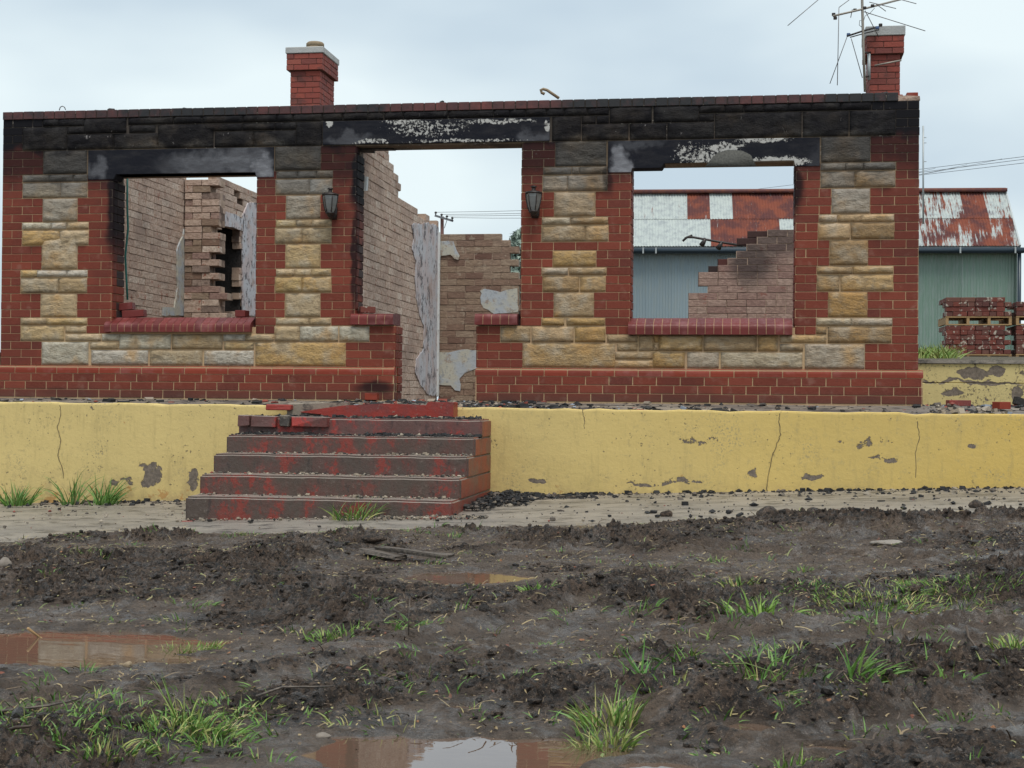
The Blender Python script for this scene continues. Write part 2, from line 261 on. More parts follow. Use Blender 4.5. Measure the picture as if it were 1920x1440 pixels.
    m.put(m.b.inputs['Coat Roughness'], m.ramp(hi, .35, .65, .06, .26)); cb = m.n('ShaderNodeBump'); m.put(cb.inputs['Height'], m.m2('ADD', m.noise(16, 5, .6), m.m2('MULTIPLY', n, .3))); cb.inputs['Distance'].default_value = .035; cb.inputs['Strength'].default_value = .8; m.t.links.new(cb.outputs[0], m.b.inputs['Coat Normal']); M['mud'] = m.m
    m = Mat('yard_soil'); n = m.noise(8, 8, .7); M['soil'] = m.fin(m.mix(m.ramp(n, .35, .65), (.06, .05, .035), (.12, .10, .06)), .95, n, .05)
    m = Mat('muddy_water'); n = m.noise(7, 3, .5, scale3=(.6, 1.5, 1)); M['water'] = m.fin((.12, .078, .055), .02, n, .0004, spec=.9); m.b.inputs['IOR'].default_value = 2.0
    # --- bits
    m = Mat('charcoal_debris'); r = m.rnd(); n = m.noise(60, 4)
    M['rub'] = m.fin(m.cr(r, [(0, (.014, .014, .015)), (.55, (.03, .027, .025)), (.56, (.27, .22, .17)), (.72, (.36, .31, .25)), (.73, (.23, .055, .035)), (.80, (.20, .05, .035)), (.81, (.09, .075, .065)), (.94, (.12, .10, .085)), (.95, (.32, .36, .42)), (1, (.45, .46, .46))], True), .8, n, .004)
    m = Mat('charcoal_dark'); r = m.rnd(); M['coal'] = m.fin(m.cr(r, [(0, (.012, .012, .013)), (.8, (.03, .027, .025)), (.81, (.10, .08, .065)), (.95, (.25, .21, .16))], True), .75, m.noise(60, 4), .004)
    m = Mat('gravel_pale'); r = m.rnd(); M['grav'] = m.fin(m.cr(r, [(0, (.24, .195, .145)), (.35, (.33, .28, .22)), (.5, (.13, .11, .09)), (.7, (.03, .027, .025)), (.93, (.22, .06, .045)), (1, (.38, .35, .31))], True), .85, m.noise(60, 4), .004)
    m = Mat('grass_blade'); r = m.rnd(); oc = m.ocol(); M['grass'] = m.fin(m.mix(1.0, m.cr(r, [(0, (.055, .13, .022)), (.3, (.10, .21, .035)), (.6, (.17, .27, .055)), (.85, (.28, .30, .09)), (1, (.36, .29, .13))]), oc, 'MULTIPLY'), .5, spec=.4)
    m.b.inputs['Transmission Weight'].default_value = 0
    m = Mat('straw_and_roots'); r = m.rnd(); M['straw'] = m.fin(m.cr(r, [(0, (.04, .025, .016)), (.35, (.09, .06, .038)), (.6, (.20, .14, .075)), (.8, (.34, .26, .13)), (1, (.13, .18, .05))]), .6)
    m = Mat('dead_leaf'); r = m.rnd(); M['leaf'] = m.fin(m.cr(r, [(0, (.16, .045, .02)), (.5, (.09, .035, .018)), (1, (.24, .10, .035))]), .55)
    m = Mat('wet_wood'); n = m.noise(20, 6, .7, scale3=(.3, 3, 3)); M['wood'] = m.fin(m.mix(m.ramp(n, .35, .65), (.045, .036, .03), (.15, .12, .095)), .55, n, .006)
    m = Mat('pallet_wood'); n = m.noise(20, 6, .7, scale3=(.3, 3, 3)); M['pallet'] = m.fin(m.mix(n, (.30, .18, .08), (.42, .27, .13)), .8, n, .004)
    m = Mat('burnt_timber'); n = m.noise(40, 6, .7); M['burnt'] = m.fin(m.mix(m.ramp(n, .4, .7), (.012, .011, .011), (.04, .03, .026)), .7, n, .008)
    m = Mat('white_paint'); n = m.noise(18, 5, .7); M['white'] = m.fin(m.mix(m.ramp(n, .55, .7, 0, .7), (.62, .63, .62), (.20, .16, .13)), .6, n, .002)
    m = Mat('used_brick'); r = m.rnd(); n = m.noise(14, 5, .65); c = m.cr(r, [(0, (.13, .035, .026)), (.4, (.18, .045, .03)), (.7, (.10, .035, .03)), (1, (.16, .07, .05))]); M['used'] = m.fin(m.mix(m.ramp(n, .57, .62, 0, .9), c, (.46, .41, .34)), .85, n, .004)
    m = Mat('chimney_brick'); r = m.rnd(); n = m.noise(25, 5, .65); c = m.cr(r, [(0, (.21, .045, .034)), (.4, (.28, .06, .04)), (.8, (.17, .045, .036)), (1, (.30, .08, .055))]); c = m.mix(m.ramp(m.noise(4, 5), .52, .66, 0, .75), c, (.09, .035, .03)); c = m.mix(m.ramp(n, .60, .72, 0, .7), c, (.12, .04, .035)); M['chim'] = m.fin(c, .8, n, .005)
    m = Mat('chimney_mortar'); M['chmortar'] = m.fin((.13, .055, .042), .9)
    m = Mat('dark_metal'); n = m.noise(50, 4); M['iron'] = m.fin(m.mix(m.ramp(n, .4, .7), (.022, .018, .018), (.06, .045, .04)), .45, n, .001, metal=.4)
    m = Mat('smoked_glass'); m.b.inputs['Coat Weight'].default_value = .4; n = m.noise(14, 4); M['glass'] = m.fin(m.mix(n, (.10, .105, .105), (.22, .225, .22)), .22, spec=.6)
    m = Mat('aerial_metal'); M['alu'] = m.fin((.17, .16, .16), .5, metal=.6)
    m = Mat('aerial_boom'); M['alu2'] = m.fin((.30, .27, .23), .5, metal=.3)
    m = Mat('blue_plastic'); M['blue'] = m.fin((.05, .10, .22), .5)
    m = Mat('teal_cable'); M['teal'] = m.fin((.02, .19, .17), .5)
    m = Mat('clay_pot'); n = m.noise(20, 4); M['pot'] = m.fin(m.mix(n, (.20, .145, .085), (.30, .23, .15)), .8, n, .003)
    # --- corrugated iron
    m = Mat('roof_iron'); x, y, z = m.xyz(); oi = m.n('ShaderNodeObjectInfo'); sp = m.n('ShaderNodeSeparateColor'); m.put(sp.inputs[0], oi.outputs['Color']); amt = sp.outputs[0]
    n = m.noise(2.6, 8, .75, scale3=(4.2, .22, .3)); n2 = m.noise(1.3, 6, .6)
    f = m.m2('ADD', m.m2('MULTIPLY', n, .6), m.m2('ADD', m.m2('MULTIPLY', n2, .4), m.m2('MULTIPLY', m.m2('SUBTRACT', amt, .5), .40)))
    rust = m.ramp(m.m2('ADD', f, m.m2('MULTIPLY', m.m2('SUBTRACT', m.noise(9, 6, .75, scale3=(3, .3, .3), off=11), .5), .30)), .52, .58); zinc = m.mix(m.ramp(m.noise(7, 6, .7), .4, .7), (.42, .46, .44), (.28, .31, .32))
    rc = m.mix(m.ramp(m.noise(2.2, 5), .42, .6), (.085, .024, .022), (.185, .045, .022)); rc = m.mix(m.ramp(m.noise(11, 6, .7), .55, .7, 0, .7), rc, (.30, .085, .03))
    M['roof'] = m.fin(m.mix(rust, zinc, rc), m.ramp(rust, 0, 1, .5, .85), m.noise(60, 4), .002)
    m = Mat('wall_iron'); x, y, z = m.xyz(); oc = m.ocol(); n = m.noise(5, 7, .7, scale3=(3, 1, .35)); c = m.mix(m.ramp(n, .4, .65, 0, .5), oc, (.27, .31, .30)); c = m.mix(m.ramp(m.noise(9, 6, .72, off=3), .66, .70, 0, .8), c, (.17, .11, .07)); M['siding'] = m.fin(c, .55, n, .003)
    m = Mat('gutter_paint'); M['gutter'] = m.fin((.022, .038, .055), .4)
    m = Mat('rusty_cap'); n = m.noise(8, 5); M['ridge'] = m.fin(m.mix(m.ramp(n, .4, .6), (.12, .045, .045), (.17, .06, .04)), .8)
    m = Mat('galv_plain'); n = m.noise(8, 5); M['galv'] = m.fin(m.mix(n, (.28, .31, .32), (.45, .48, .48)), .45, metal=.2)
    m = Mat('river_stone'); r = m.rnd(); n = m.noise(30, 5); M['pebble'] = m.fin(m.mix(n, (.24, .20, .16), (.13, .11, .095)), .7, n, .006)
    m = Mat('distant_tree'); n = m.noise(3, 6); M['tree'] = m.fin(m.mix(n, (.20, .26, .22), (.30, .36, .31)), .9)  # foliage colour lightened to carry the haze of distance
mats()

# ------------------------------------------------------------------ mesh helpers
def mesh_of(bm, name, mat, smooth=False):
    me = bpy.data.meshes.new(name); bm.to_mesh(me); bm.free()
    if mat is not None:
        for x in (mat if isinstance(mat, (list, tuple)) else [mat]): me.materials.append(x)
    if smooth:
        for p in me.polygons: p.use_smooth = True
    return me
def link(name, me, parent=None, mat4=None, kind=None, label=None, cat=None, group=None, color=None):
    o = bpy.data.objects.new(name, me); COL.objects.link(o)
    if parent: o.parent = parent
    if mat4 is not None: o.matrix_basis = mat4
    if kind: o['kind'] = kind
    if label: o['label'] = label
    if cat: o['category'] = cat
    if group: o['group'] = group
    if color: o.color = (*color, 1)
    return o
def root(name, label, cat, group=None, loc=(0, 0, 0)):
    return link(name, None, None, Matrix.Translation(loc), None, label, cat, group)
def rel(parent, m):      # world matrix to a child's local one (things stand unrotated at their base)
    return Matrix.Translation(-parent.location) @ m
def pydata(name, v, f, mat, smooth=False):
    me = bpy.data.meshes.new(name); me.from_pydata([tuple(a) for a in v], [], [tuple(a) for a in f]); me.update()
    if mat is not None: me.materials.append(mat)
    if smooth:
        for p in me.polygons: p.use_smooth = True
    return me
def box(bm, a, b, mtx=None, jit=0):
    vs_ = [bm.verts.new((x, y, z)) for z in (a[2], b[2]) for y in (a[1], b[1]) for x in (a[0], b[0])]
    for v in vs_:
        if jit: v.co += Vector([random.uniform(-jit, jit) for _ in range(3)])
        if mtx is not None: v.co = mtx @ v.co
    for f in ((0, 2, 3, 1), (4, 5, 7, 6), (0, 1, 5, 4), (2, 6, 7, 3), (0, 4, 6, 2), (1, 3, 7, 5)): bm.faces.new([vs_[i] for i in f])
    return vs_
def tube(bm, pts, r, n=6, r2=None, cap=True):
    pts = [Vector(p) for p in pts]; rings = []
    for i, p in enumerate(pts):
        d = (pts[min(i + 1, len(pts) - 1)] - pts[max(i - 1, 0)]).normalized()
        a = d.orthogonal().normalized() if i == 0 else (rings_a - d * rings_a.dot(d)).normalized()
        rings_a = a; b = d.cross(a); rr = r if r2 is None else r + (r2 - r) * i / (len(pts) - 1)
        rings.append([bm.verts.new(p + (a * math.cos(t) + b * math.sin(t)) * rr) for t in [2 * math.pi * k / n for k in range(n)]])
    for i in range(len(rings) - 1):
        for k in range(n): bm.faces.new((rings[i][k], rings[i][(k + 1) % n], rings[i + 1][(k + 1) % n], rings[i + 1][k]))
    if cap: bm.faces.new(rings[0][::-1]); bm.faces.new(rings[-1])
def lathe(bm, prof, c=(0, 0, 0), n=12, sx=1, sy=1):
    rings = [[bm.verts.new((c[0] + r * sx * math.cos(2 * math.pi * k / n), c[1] + r * sy * math.sin(2 * math.pi * k / n), c[2] + z)) for k in range(n)] for r, z in prof]
    for i in range(len(rings) - 1):
        for k in range(n): bm.faces.new((rings[i][k], rings[i][(k + 1) % n], rings[i + 1][(k + 1) % n], rings[i + 1][k]))
    bm.faces.new(rings[0][::-1]); bm.faces.new(rings[-1])
def prism(bm, poly, y0, y1, fn):
    """poly of (u,z) extruded from depth y0 to y1; fn maps (u, depth, z) to the world"""
    a = [bm.verts.new(fn(u, y0, z)) for u, z in poly]; b = [bm.verts.new(fn(u, y1, z)) for u, z in poly]
    bm.faces.new(a); bm.faces.new(b[::-1]); n = len(poly)
    for i in range(n): bm.faces.new((a[i], b[i], b[(i + 1) % n], a[(i + 1) % n]))
def fixn(bm): bmesh.ops.recalc_face_normals(bm, faces=bm.faces[:])

# brick with slightly eased edges; rl / rr = radius of the left / right upright edge on the face
def brick_geo(L, T, H, rl=0, rr=0, ch=.003):
    prof = []
    def corner(x, sgn, r):
        r = r or ch
        if r <= .005: pts = [(x, -T / 2 + r), (x - sgn * r, -T / 2)]
        else: pts = [(x - sgn * r + sgn * r * math.cos(t), -T / 2 + r - r * math.sin(t)) for t in (0, .5, 1.05, math.pi / 2)]
        return pts
    prof += [(-L / 2, T / 2)] + corner(-L / 2, -1, rl) + corner(L / 2, 1, rr)[::-1] + [(L / 2, T / 2)]
    inner = [(x * (1 - 2 * ch / L), y + (ch if y < 0 else 0)) for x, y in prof]
    V = []; n = len(prof)
    for pr, z in ((inner, -H / 2), (prof, -H / 2 + ch), (prof, H / 2 - ch), (inner, H / 2)): V += [(x, y, z) for x, y in pr]
    Fc = [tuple(range(n))[::-1], tuple(range(3 * n, 4 * n))]
    for k in range(3):
        for i in range(n): j = (i + 1) % n; Fc.append((k * n + i, k * n + j, (k + 1) * n + j, (k + 1) * n + i))
    return V, Fc
GEO = {}
def brick_mesh(name, L, T, H, mat, rl=0, rr=0):
    k = (name, round(L, 2), T, H, mat.name, rl, rr)
    if k not in GEO:
        V, Fc = brick_geo(round(L, 2), T, H, rl, rr); me = pydata(name, V, Fc, mat); GEO[k] = me
    return GEO[k]
def lay(items, parent, name, limit=300, key=None):
    """items: (matrix, L, T, H, mat, rl, rr). The largest become objects, the rest one joined part."""
    items = sorted(items, key=key or (lambda i: -i[1] * i[3] * (1 + .15 * i[0].translation.x / 10)))
    for it in items[:limit]:
        m4, L, T, H, mat, rl, rr = it
        link(name, brick_mesh(name, L, T, H, mat, rl, rr), parent, rel(parent, m4))
    rest = items[limit:]
    if rest:
        V, Fc, tints, mi = [], [], [], []; ml = []
        for m4, L, T, H, mat, rl, rr in rest:
            v, f = brick_geo(L, T, H, rl, rr); b = len(V); mm = rel(parent, m4)
            V += [mm @ Vector(p) for p in v]; Fc += [tuple(i + b for i in q) for q in f]; tints += [random.random()] * len(f)
            if mat not in ml: ml.append(mat)
            mi += [ml.index(mat)] * len(f)
        me = pydata(name, V, Fc, None)
        for m_ in ml: me.materials.append(m_)
        at = me.attributes.new('tint', 'FLOAT', 'FACE'); at.data.foreach_set('value', tints); me.polygons.foreach_set('material_index', mi)
        link(name, me, parent, None, 'stuff')
def grid_solid(occ, us, zs, d0, d1, fn, name, mat):
    """solid made of cells (occ[i][j]) between breakpoints us x zs, from depth d0 to d1"""
    V, Fc, idx = [], [], {}
    def v(i, d, j):
        k = (i, d, j)
        if k not in idx: idx[k] = len(V); V.append(fn(us[i], d1 if d else d0, zs[j]))
        return idx[k]
    nu, nz = len(us) - 1, len(zs) - 1
    O = lambda i, j: 0 <= i < nu and 0 <= j < nz and occ[i][j]
    for i in range(nu):
        for j in range(nz):
            if not occ[i][j]: continue
            Fc.append((v(i, 0, j), v(i + 1, 0, j), v(i + 1, 0, j + 1), v(i, 0, j + 1))); Fc.append((v(i, 1, j), v(i, 1, j + 1), v(i + 1, 1, j + 1), v(i + 1, 1, j)))
            if not O(i - 1, j): Fc.append((v(i, 0, j), v(i, 0, j + 1), v(i, 1, j + 1), v(i, 1, j)))
            if not O(i + 1, j): Fc.append((v(i + 1, 0, j), v(i + 1, 1, j), v(i + 1, 1, j + 1), v(i + 1, 0, j + 1)))
            if not O(i, j - 1): Fc.append((v(i, 0, j), v(i, 1, j), v(i + 1, 1, j), v(i + 1, 0, j)))
            if not O(i, j + 1): Fc.append((v(i, 0, j + 1), v(i + 1, 0, j + 1), v(i + 1, 1, j + 1), v(i, 1, j + 1)))
    me = pydata(name, V, Fc, mat); bm = bmesh.new(); bm.from_mesh(me); fixn(bm); bm.to_mesh(me); bm.free(); return me

# ================================================================== FRONT WALL
RH = .086; Z0 = .344
XL = P(3, 450).x; XR = P(1723, 450).x
def row_of(z): return (z - Z0) / RH
def rz(r): return Z0 + r * RH
front = root('front_wall', 'fire-blackened front wall of red brick and sandstone blocks with empty window and door openings', 'wall', None, (XL, 0, 0))
T1 = ((0, 180), 5.0526); T2 = ((0, 460), 5.0526); T3 = ((380, 180), 5.0526); T4 = ((380, 460), 5.0526)
B1 = ((960, 160), 5.0526); B2 = ((880, 480), 5.0526); B3 = ((1300, 150), 4.3636); B4 = ((1260, 460), 4.0)
SP = [
 (T1, [(410,560,205,270),(560,800,205,270),(800,1195,200,330),(1220,1640,195,255),(640,800,270,340),(220,630,290,490),(640,1070,350,480),(1230,1470,265,330),(1080,1490,340,475),(415,820,505,720),(220,465,735,800),(470,690,735,800),(700,825,735,800),(220,570,815,945),(580,825,815,945),(410,730,960,1170),(215,480,1190,1250),(490,625,1190,1250),(635,835,1190,1250),(215,560,1260,1395),(570,835,1260,1395),(1500,2020,262,472)]),
 (T2, [(400,730,-45,205),(200,350,215,285),(355,630,215,285),(640,825,215,285),(200,550,295,430),(560,820,295,430),(390,725,445,645),(200,435,670,730),(440,820,670,730),(200,605,750,875),(625,815,745,800),(625,955,815,880),(970,1125,815,880),(1135,1615,830,950),(400,835,895,1100),(860,1120,895,955),(870,1400,970,1100),(1425,1915,970,1105)]),
 (T4, [(-285,185,830,955),(200,400,830,890),(410,670,830,890),(210,480,900,965),(20,480,975,1110),(505,1350,900,1112),(685,915,755,885),(925,1280,755,885),(1300,1575,755,885),(700,1000,670,735),(1010,1210,670,735),(785,1110,445,655),(690,935,295,430),(945,1215,295,430),(700,865,215,280),(875,1025,215,280),(1035,1210,215,280),(790,1110,-25,190)]),
 (T3, [(690,935,1250,1385),(945,1215,1250,1385),(700,880,1170,1235),(890,1035,1170,1235),(1040,1215,1170,1235),(795,1110,940,1150),(695,1005,785,920),(1015,1225,785,920),(705,890,705,770),(900,1070,705,770),(1080,1230,705,770),(690,1115,475,690),(120,480,325,465),(490,880,320,462),(890,1130,240,460),(0,370,240,318),(380,680,238,316),(690,880,238,316),(0,380,180,238),(385,700,178,236),(705,850,175,235),(860,1130,172,233),(1140,1320,170,220),(1330,1560,168,218),(1570,1710,165,215),(1725,1895,160,213)]),
 (B1, [(-170,-25,222,285),(-15,125,218,282),(135,320,215,280),(330,490,213,278),(500,710,210,275),(720,915,205,270),(385,650,295,510),(665,790,285,348),(805,915,285,348),(665,1100,360,505),(930,1320,198,340),(1120,1460,355,498),(1345,1765,195,333),(1475,1910,345,495),(415,890,525,750),(300,560,770,838),(572,635,770,838),(645,895,768,835),(295,520,850,990),(530,900,850,990),(405,785,1010,1220),(290,548,1245,1305),(560,905,1245,1305),(285,690,1320,1450),(700,908,1320,1450)]),
 (B2, [(795,1195,-60,85),(690,930,105,170),(950,1295,105,170),(700,1035,190,320),(1055,1285,190,320),(805,1175,345,555),(690,895,580,640),(925,1280,580,640),(300,575,665,790),(595,985,665,790),(1005,1285,660,790),(1310,1590,735,800),(1405,1590,812,875),(1610,1745,755,877),(510,1375,815,1030)]),
 (B4, [(-95,225,680,778),(240,632,680,780),(650,790,680,780),(812,1155,665,722),(812,980,732,782),(-140,92,800,905),(118,348,800,905),(370,975,797,905),(1000,1440,733,915),(1172,1642,600,717),(1085,1155,600,652),(1085,1338,535,592),(1345,1648,535,592),(1175,1460,345,515),(1090,1252,215,327),(1268,1655,215,327),(1090,1350,145,203),(1360,1655,145,203),(1185,1465,-60,128)]),
 (B3, [(1025,1278,1152,1282),(1292,1638,1152,1282),(1030,1172,1092,1145),(1183,1368,1092,1145),(1375,1638,1090,1145),(1135,1440,868,1062),(1045,1315,728,848),(1325,1648,728,848),(1045,1240,658,717),(1247,1385,658,717),(1392,1652,655,717),(1050,1445,450,640),(180,882,250,445),(900,1268,245,442),(1282,1652,235,432),(50,255,190,248),(262,410,188,245),(420,570,186,243),(578,770,183,240),(777,960,178,238),(967,1200,173,233),(1208,1455,160,222),(50,168,258,325)]),
]
stones = []
for (off, sc), L in SP:
    for (a, b, c, d) in L:
        p = P(off[0] + a / sc, off[1] + (c + d) / 2 / sc); q = P(off[0] + b / sc, off[1] + (c + d) / 2 / sc); mx_ = (a + b) / 2 / sc + off[0]
        zt = P(mx_, off[1] + c / sc).z; zb = P(mx_, off[1] + d / sc).z
        rb, rtop = round(row_of(zb) - .08), round(row_of(zt) + .08)
        rtop = max(rtop, rb + 1)
        stones.append([p.x, q.x, rb, rtop, (zt + zb) / 2])
# openings, lintels, sills:  (x0, x1, z0, z1)
def X_(px, py): return P(px, py).x
W1 = (X_(212, 460), X_(479, 460)); W2 = (X_(1184, 460), X_(1489, 460)); DR = (X_(668.5, 440), X_(976, 440)); DB = (X_(742, 660), X_(892, 660))
ZS = rz(6)            # window sill top
ZH1, ZH2, ZHD = rz(24) - .012, rz(24) + .015, rz(27) - .01
ZDW = .776            # top of the dwarf walls
LN1 = (X_(165, 300), X_(515, 300)); LN2 = (X_(1139, 290), X_(1538, 290)); LND = (X_(605, 245), X_(1032, 245))
blocked = [(W1[0], W1[1], ZS, ZH1 + .03), (W2[0], W2[1], ZS, ZH2), (DR[0], DR[1], ZDW, ZHD + .03), (DB[0], DB[1], -1, ZDW + .01),
           (LN1[0], LN1[1], rz(24), rz(27)), (LN2[0], LN2[1], rz(24), rz(27)), (LND[0], LND[1], rz(27), rz(30)),
           (W1[0], W1[1], rz(4), rz(6)), (W2[0], W2[1], rz(4), rz(6))]
# the backing the joints show
RC = .014
us = sorted({XL, XR, W1[0] - RC, W1[1] + RC, W2[0] - RC, W2[1] + RC, DR[0] - RC, DR[1] + RC, DB[0] - RC, DB[1] + RC}); zs = sorted({0.0, ZDW, ZS - .10, ZH1, ZH2, ZHD, rz(31)})
TH = .30
def solid(u, z):
    if W1[0] - RC < u < W1[1] + RC and ZS - .1 < z < ZH1: return 0
    if W2[0] - RC < u < W2[1] + RC and ZS - .1 < z < ZH2: return 0
    if DR[0] - RC < u < DR[1] + RC and ZDW < z < ZHD: return 0
    if DB[0] - RC < u < DB[1] + RC and z < ZDW + .01: return 0
    return 1
occ = [[solid((us[i] + us[i + 1]) / 2, (zs[j] + zs[j + 1]) / 2) for j in range(len(zs) - 1)] for i in range(len(us) - 1)]
fr = lambda u, d, z: Vector((u - XL, d, z))
me = grid_solid(occ, [u + (.004 if k == 0 else -.004 if k == len(us) - 1 else 0) for k, u in enumerate(us)], zs, .0015, TH, fr, 'masonry_core', M['mortar'])
link('masonry_core', me, front)
# fill rows: bricks, and stones for the blackened rows the sills and lintels leave open
bricks = []
def span_free(r):
    zc = rz(r) + RH / 2; cut = []
    for s in stones:
        if s[2] <= r < s[3]: cut.append((s[0] - .006, s[1] + .006, 's'))
    for (a, b, z0, z1) in blocked:
        if z0 - .01 < zc < z1 + .01: cut.append((a, b, 'o'))
    cut.sort(); res = []; x = XL; kl = 'e'
    for a, b, k in cut:
        if a - x > .03: res.append((x, a, kl, k))
        if b > x: x = b; kl = k
    if XR - x > .03: res.append((x, XR, kl, 'e'))
    return res
fill_st = []
for r in range(0, 31):
    for (a, b, kl, kr) in span_free(r):
        w = b - a
        if w < .045: continue
        mid_ = (a + b) / 2
        if r >= 27 and kl != 'e' and kr != 'e' or (r < 5 and kl != 'e' and kr != 'e' and W1[0] - .1 < mid_ < W1[1] + .1) or (r < 5 and kl != 'e' and kr != 'e' and W2[0] - .1 < mid_ < W2[1] + .1) or (r >= 27 and kr == 'e' and mid_ < 5 and b - a > 2):
            n = max(1, round(w / .42))
            for k in range(n): fill_st.append([a + w * k / n + .006, a + w * (k + 1) / n - .006, r, r + 1, 0])
            continue
        if kl == 's' and kr == 's' and w < .09: continue
        n = max(1, round(w / .12)); u = w / n; even = (r % 2 == 0); x = 0; k = 0
        first = (1 if even else 2) if n % 2 == 0 else (2 if even else 1)
        if n == 1: first = 1
        pat = [first]; t = first
        while t < n: s_ = min(2, n - t); pat.append(s_); t += s_
        for i, q in enumerate(pat):
            x0 = a + x * u; x1 = x0 + q * u; x += q
            bricks.append([x0, x1, r, (.032 if (i == 0 and kl == 'o') else (.018 if (i == 0 and kl == 'e') else 0)), (.032 if (i == len(pat) - 1 and kr == 'o') else (.018 if (i == len(pat) - 1 and kr == 'e') else 0))])
items = []
BT = .11
for x0, x1, r, rl, rr in bricks:
    a = x0 + (.0032 if not rl else 0); b = x1 - (.0032 if not rr else 0)
    if abs(x0 - XL) < .01: a = XL
    L = b - a
    items.append((Matrix.Translation(((a + b) / 2, BT / 2 - .004 + random.uniform(-.0015, .0015), rz(r) + RH / 2)), L, BT, RH - .0065, M['brick'], rl, rr))
lay(items, front, 'brick')
# jamb bricks seen edge-on inside the openings are part of the returns
# sandstone blocks with a rough split face
def hashn(*a): return (math.sin(sum(v * k for v, k in zip(a, (127.1, 311.7, 74.7, 91.3)))) * 43758.5453) % 1
def stone_mesh(L, H, seed):
    rr = random.Random(seed); nu = max(5, int(L / .035)); nv = max(4, int(H / .022)); V, Fc = [], []; amp = rr.uniform(.018, .034)
    cx, cy = rr.uniform(.35, .65), rr.uniform(.45, .7); ph = [rr.uniform(0, 6) for _ in range(6)]
    def hgt(u, v):
        e = min(u, 1 - u) * L / .020; g = min(v, 1 - v) * H / .018
        b = min(1, e) ** .5 * min(1, g) ** .5
        w = .5 + .22 * math.sin(u * L * 22 + ph[0] + 2.3 * math.sin(v * 3 + ph[1])) + .2 * math.sin(v * H * 60 + ph[2] + 3 * math.sin(u * L * 9 + ph[3])) + .14 * math.sin(u * L * 55 + v * H * 40 + ph[4])
        return b * amp * (.55 + .55 * w - .3 * abs(v - cy)) + rr.uniform(-.0022, .0022) * b
    for j in range(nv + 1):
        for i in range(nu + 1):
            u, v = i / nu, j / nv; V.append(((u - .5) * L, -hgt(u, v) - .002, (v - .5) * H))
    W_n = nu + 1
    for j in range(nv):
        for i in range(nu): a = j * W_n + i; Fc.append((a, a + 1, a + W_n + 1, a + W_n))
    edge = [i for i in range(W_n)] + [j * W_n + nu for j in range(1, nv + 1)] + [nv * W_n + i for i in range(nu - 1, -1, -1)] + [j * W_n for j in range(nv - 1, 0, -1)]
    b = len(V)
    for k in edge: V.append((V[k][0], .08, V[k][2]))
    n = len(edge)
    for k in range(n): k2 = (k + 1) % n; Fc.append((edge[k2], edge[k], b + k, b + k2))
    Fc.append(tuple(b + k for k in range(n)))
    return pydata('sandstone_block', V, Fc, M['stone'], True)
ORANGE = [(576, 653), (75, 440), (578, 530), (1640, 327), (1590, 568)]
CT = [(.50, .36, .19), (.47, .35, .21), (.54, .41, .26), (.42, .32, .20), (.50, .35, .16), (.52, .47, .37), (.50, .45, .38), (.38, .27, .15)]
for k, (x0, x1, rb, rtp, _) in enumerate(stones + fill_st):
    x0, x1 = x0 - .004, x1 + .004
    dark = rb >= 24
    L = x1 - x0; H = (rtp - rb) * RH - (.014 if not dark else .010)
    rr = random.Random(k); c = list(rr.choice(CT))
    zc = (rz(rb) + rz(rtp)) / 2
    if zc > 1.85: c = [v * .6 + .13 for v in c]
    for ox, oy in ORANGE:
        q = P(ox, oy)
        if x0 < q.x < x1 and rz(rb) < q.z < rz(rtp): c = [.48, .31, .13]
    if x0 > 4.6: c = [c[0] * .88, c[1] * .80, c[2] * .72]
    f = rr.uniform(.88, 1.1); c = [v * f for v in c]
    if rb == 2 and _ == 0 and False: continue
    link('sandstone_block', stone_mesh(L, H, k), front, rel(front, Matrix.Translation(((x0 + x1) / 2, -.0015, zc))), color=c)
# lintels
def lintel(poly, dep, prou=.012):
    bm = bmesh.new(); prism(bm, poly, -prou, dep, fr); 
    for v in bm.verts: v.co.x += XL - XL
    fixn(bm); bmesh.ops.bevel(bm, geom=[e for e in bm.edges if e.is_manifold], offset=.004, segments=1, affect='EDGES')
    for v in bm.verts: pass
    return link('lintel', mesh_of(bm, 'lintel', M['lintel']), front)
g = .006
lintel([(LN1[0] + g, rz(23.25)), (W1[0], rz(23.25)), (W1[0] + .03, ZH1), (W1[1] - .01, ZH1), (W1[1] + .005, rz(23.25)), (LN1[1] - g, rz(23.25)), (LN1[1] - g, rz(27) - g), (LN1[0] + g, rz(27) - g)], .2)
xs = P(1240, 318).x
lintel([(LN2[0] + g, rz(23.2)), (W2[0] - .01, rz(23.2)), (W2[0], ZH2 - .045), (xs, ZH2 - .045), (xs + .03, ZH2), (W2[1] - .01, ZH2 + .01), (W2[1] + .01, rz(23.6)), (LN2[1] - g, rz(23.6)), (LN2[1] - g, rz(27) - g), (LN2[0] + g, rz(27) - g)], .2)
lintel([(LND[0] + g, rz(27) + g), (LND[1] - g, rz(27) + g), (LND[1] - g, rz(30) - g), (LND[0] + g, rz(30) - g)], .2, .02)
# spalled bite on the right window's lintel
bm = bmesh.new(); pts = [(1322, 313), (1332, 300), (1345, 287), (1365, 281), (1392, 283), (1408, 291), (1418, 312)]
prism(bm, [(P(a, b).x, P(a, b).z) for a, b in pts], -.021, .0, fr); fixn(bm); bmesh.ops.bevel(bm, geom=bm.edges[:], offset=.006, segments=2, affect='EDGES')
link('spalled_patch', mesh_of(bm, 'spalled_patch', M['spall'], True), front, label='grey broken patch in the black lintel')
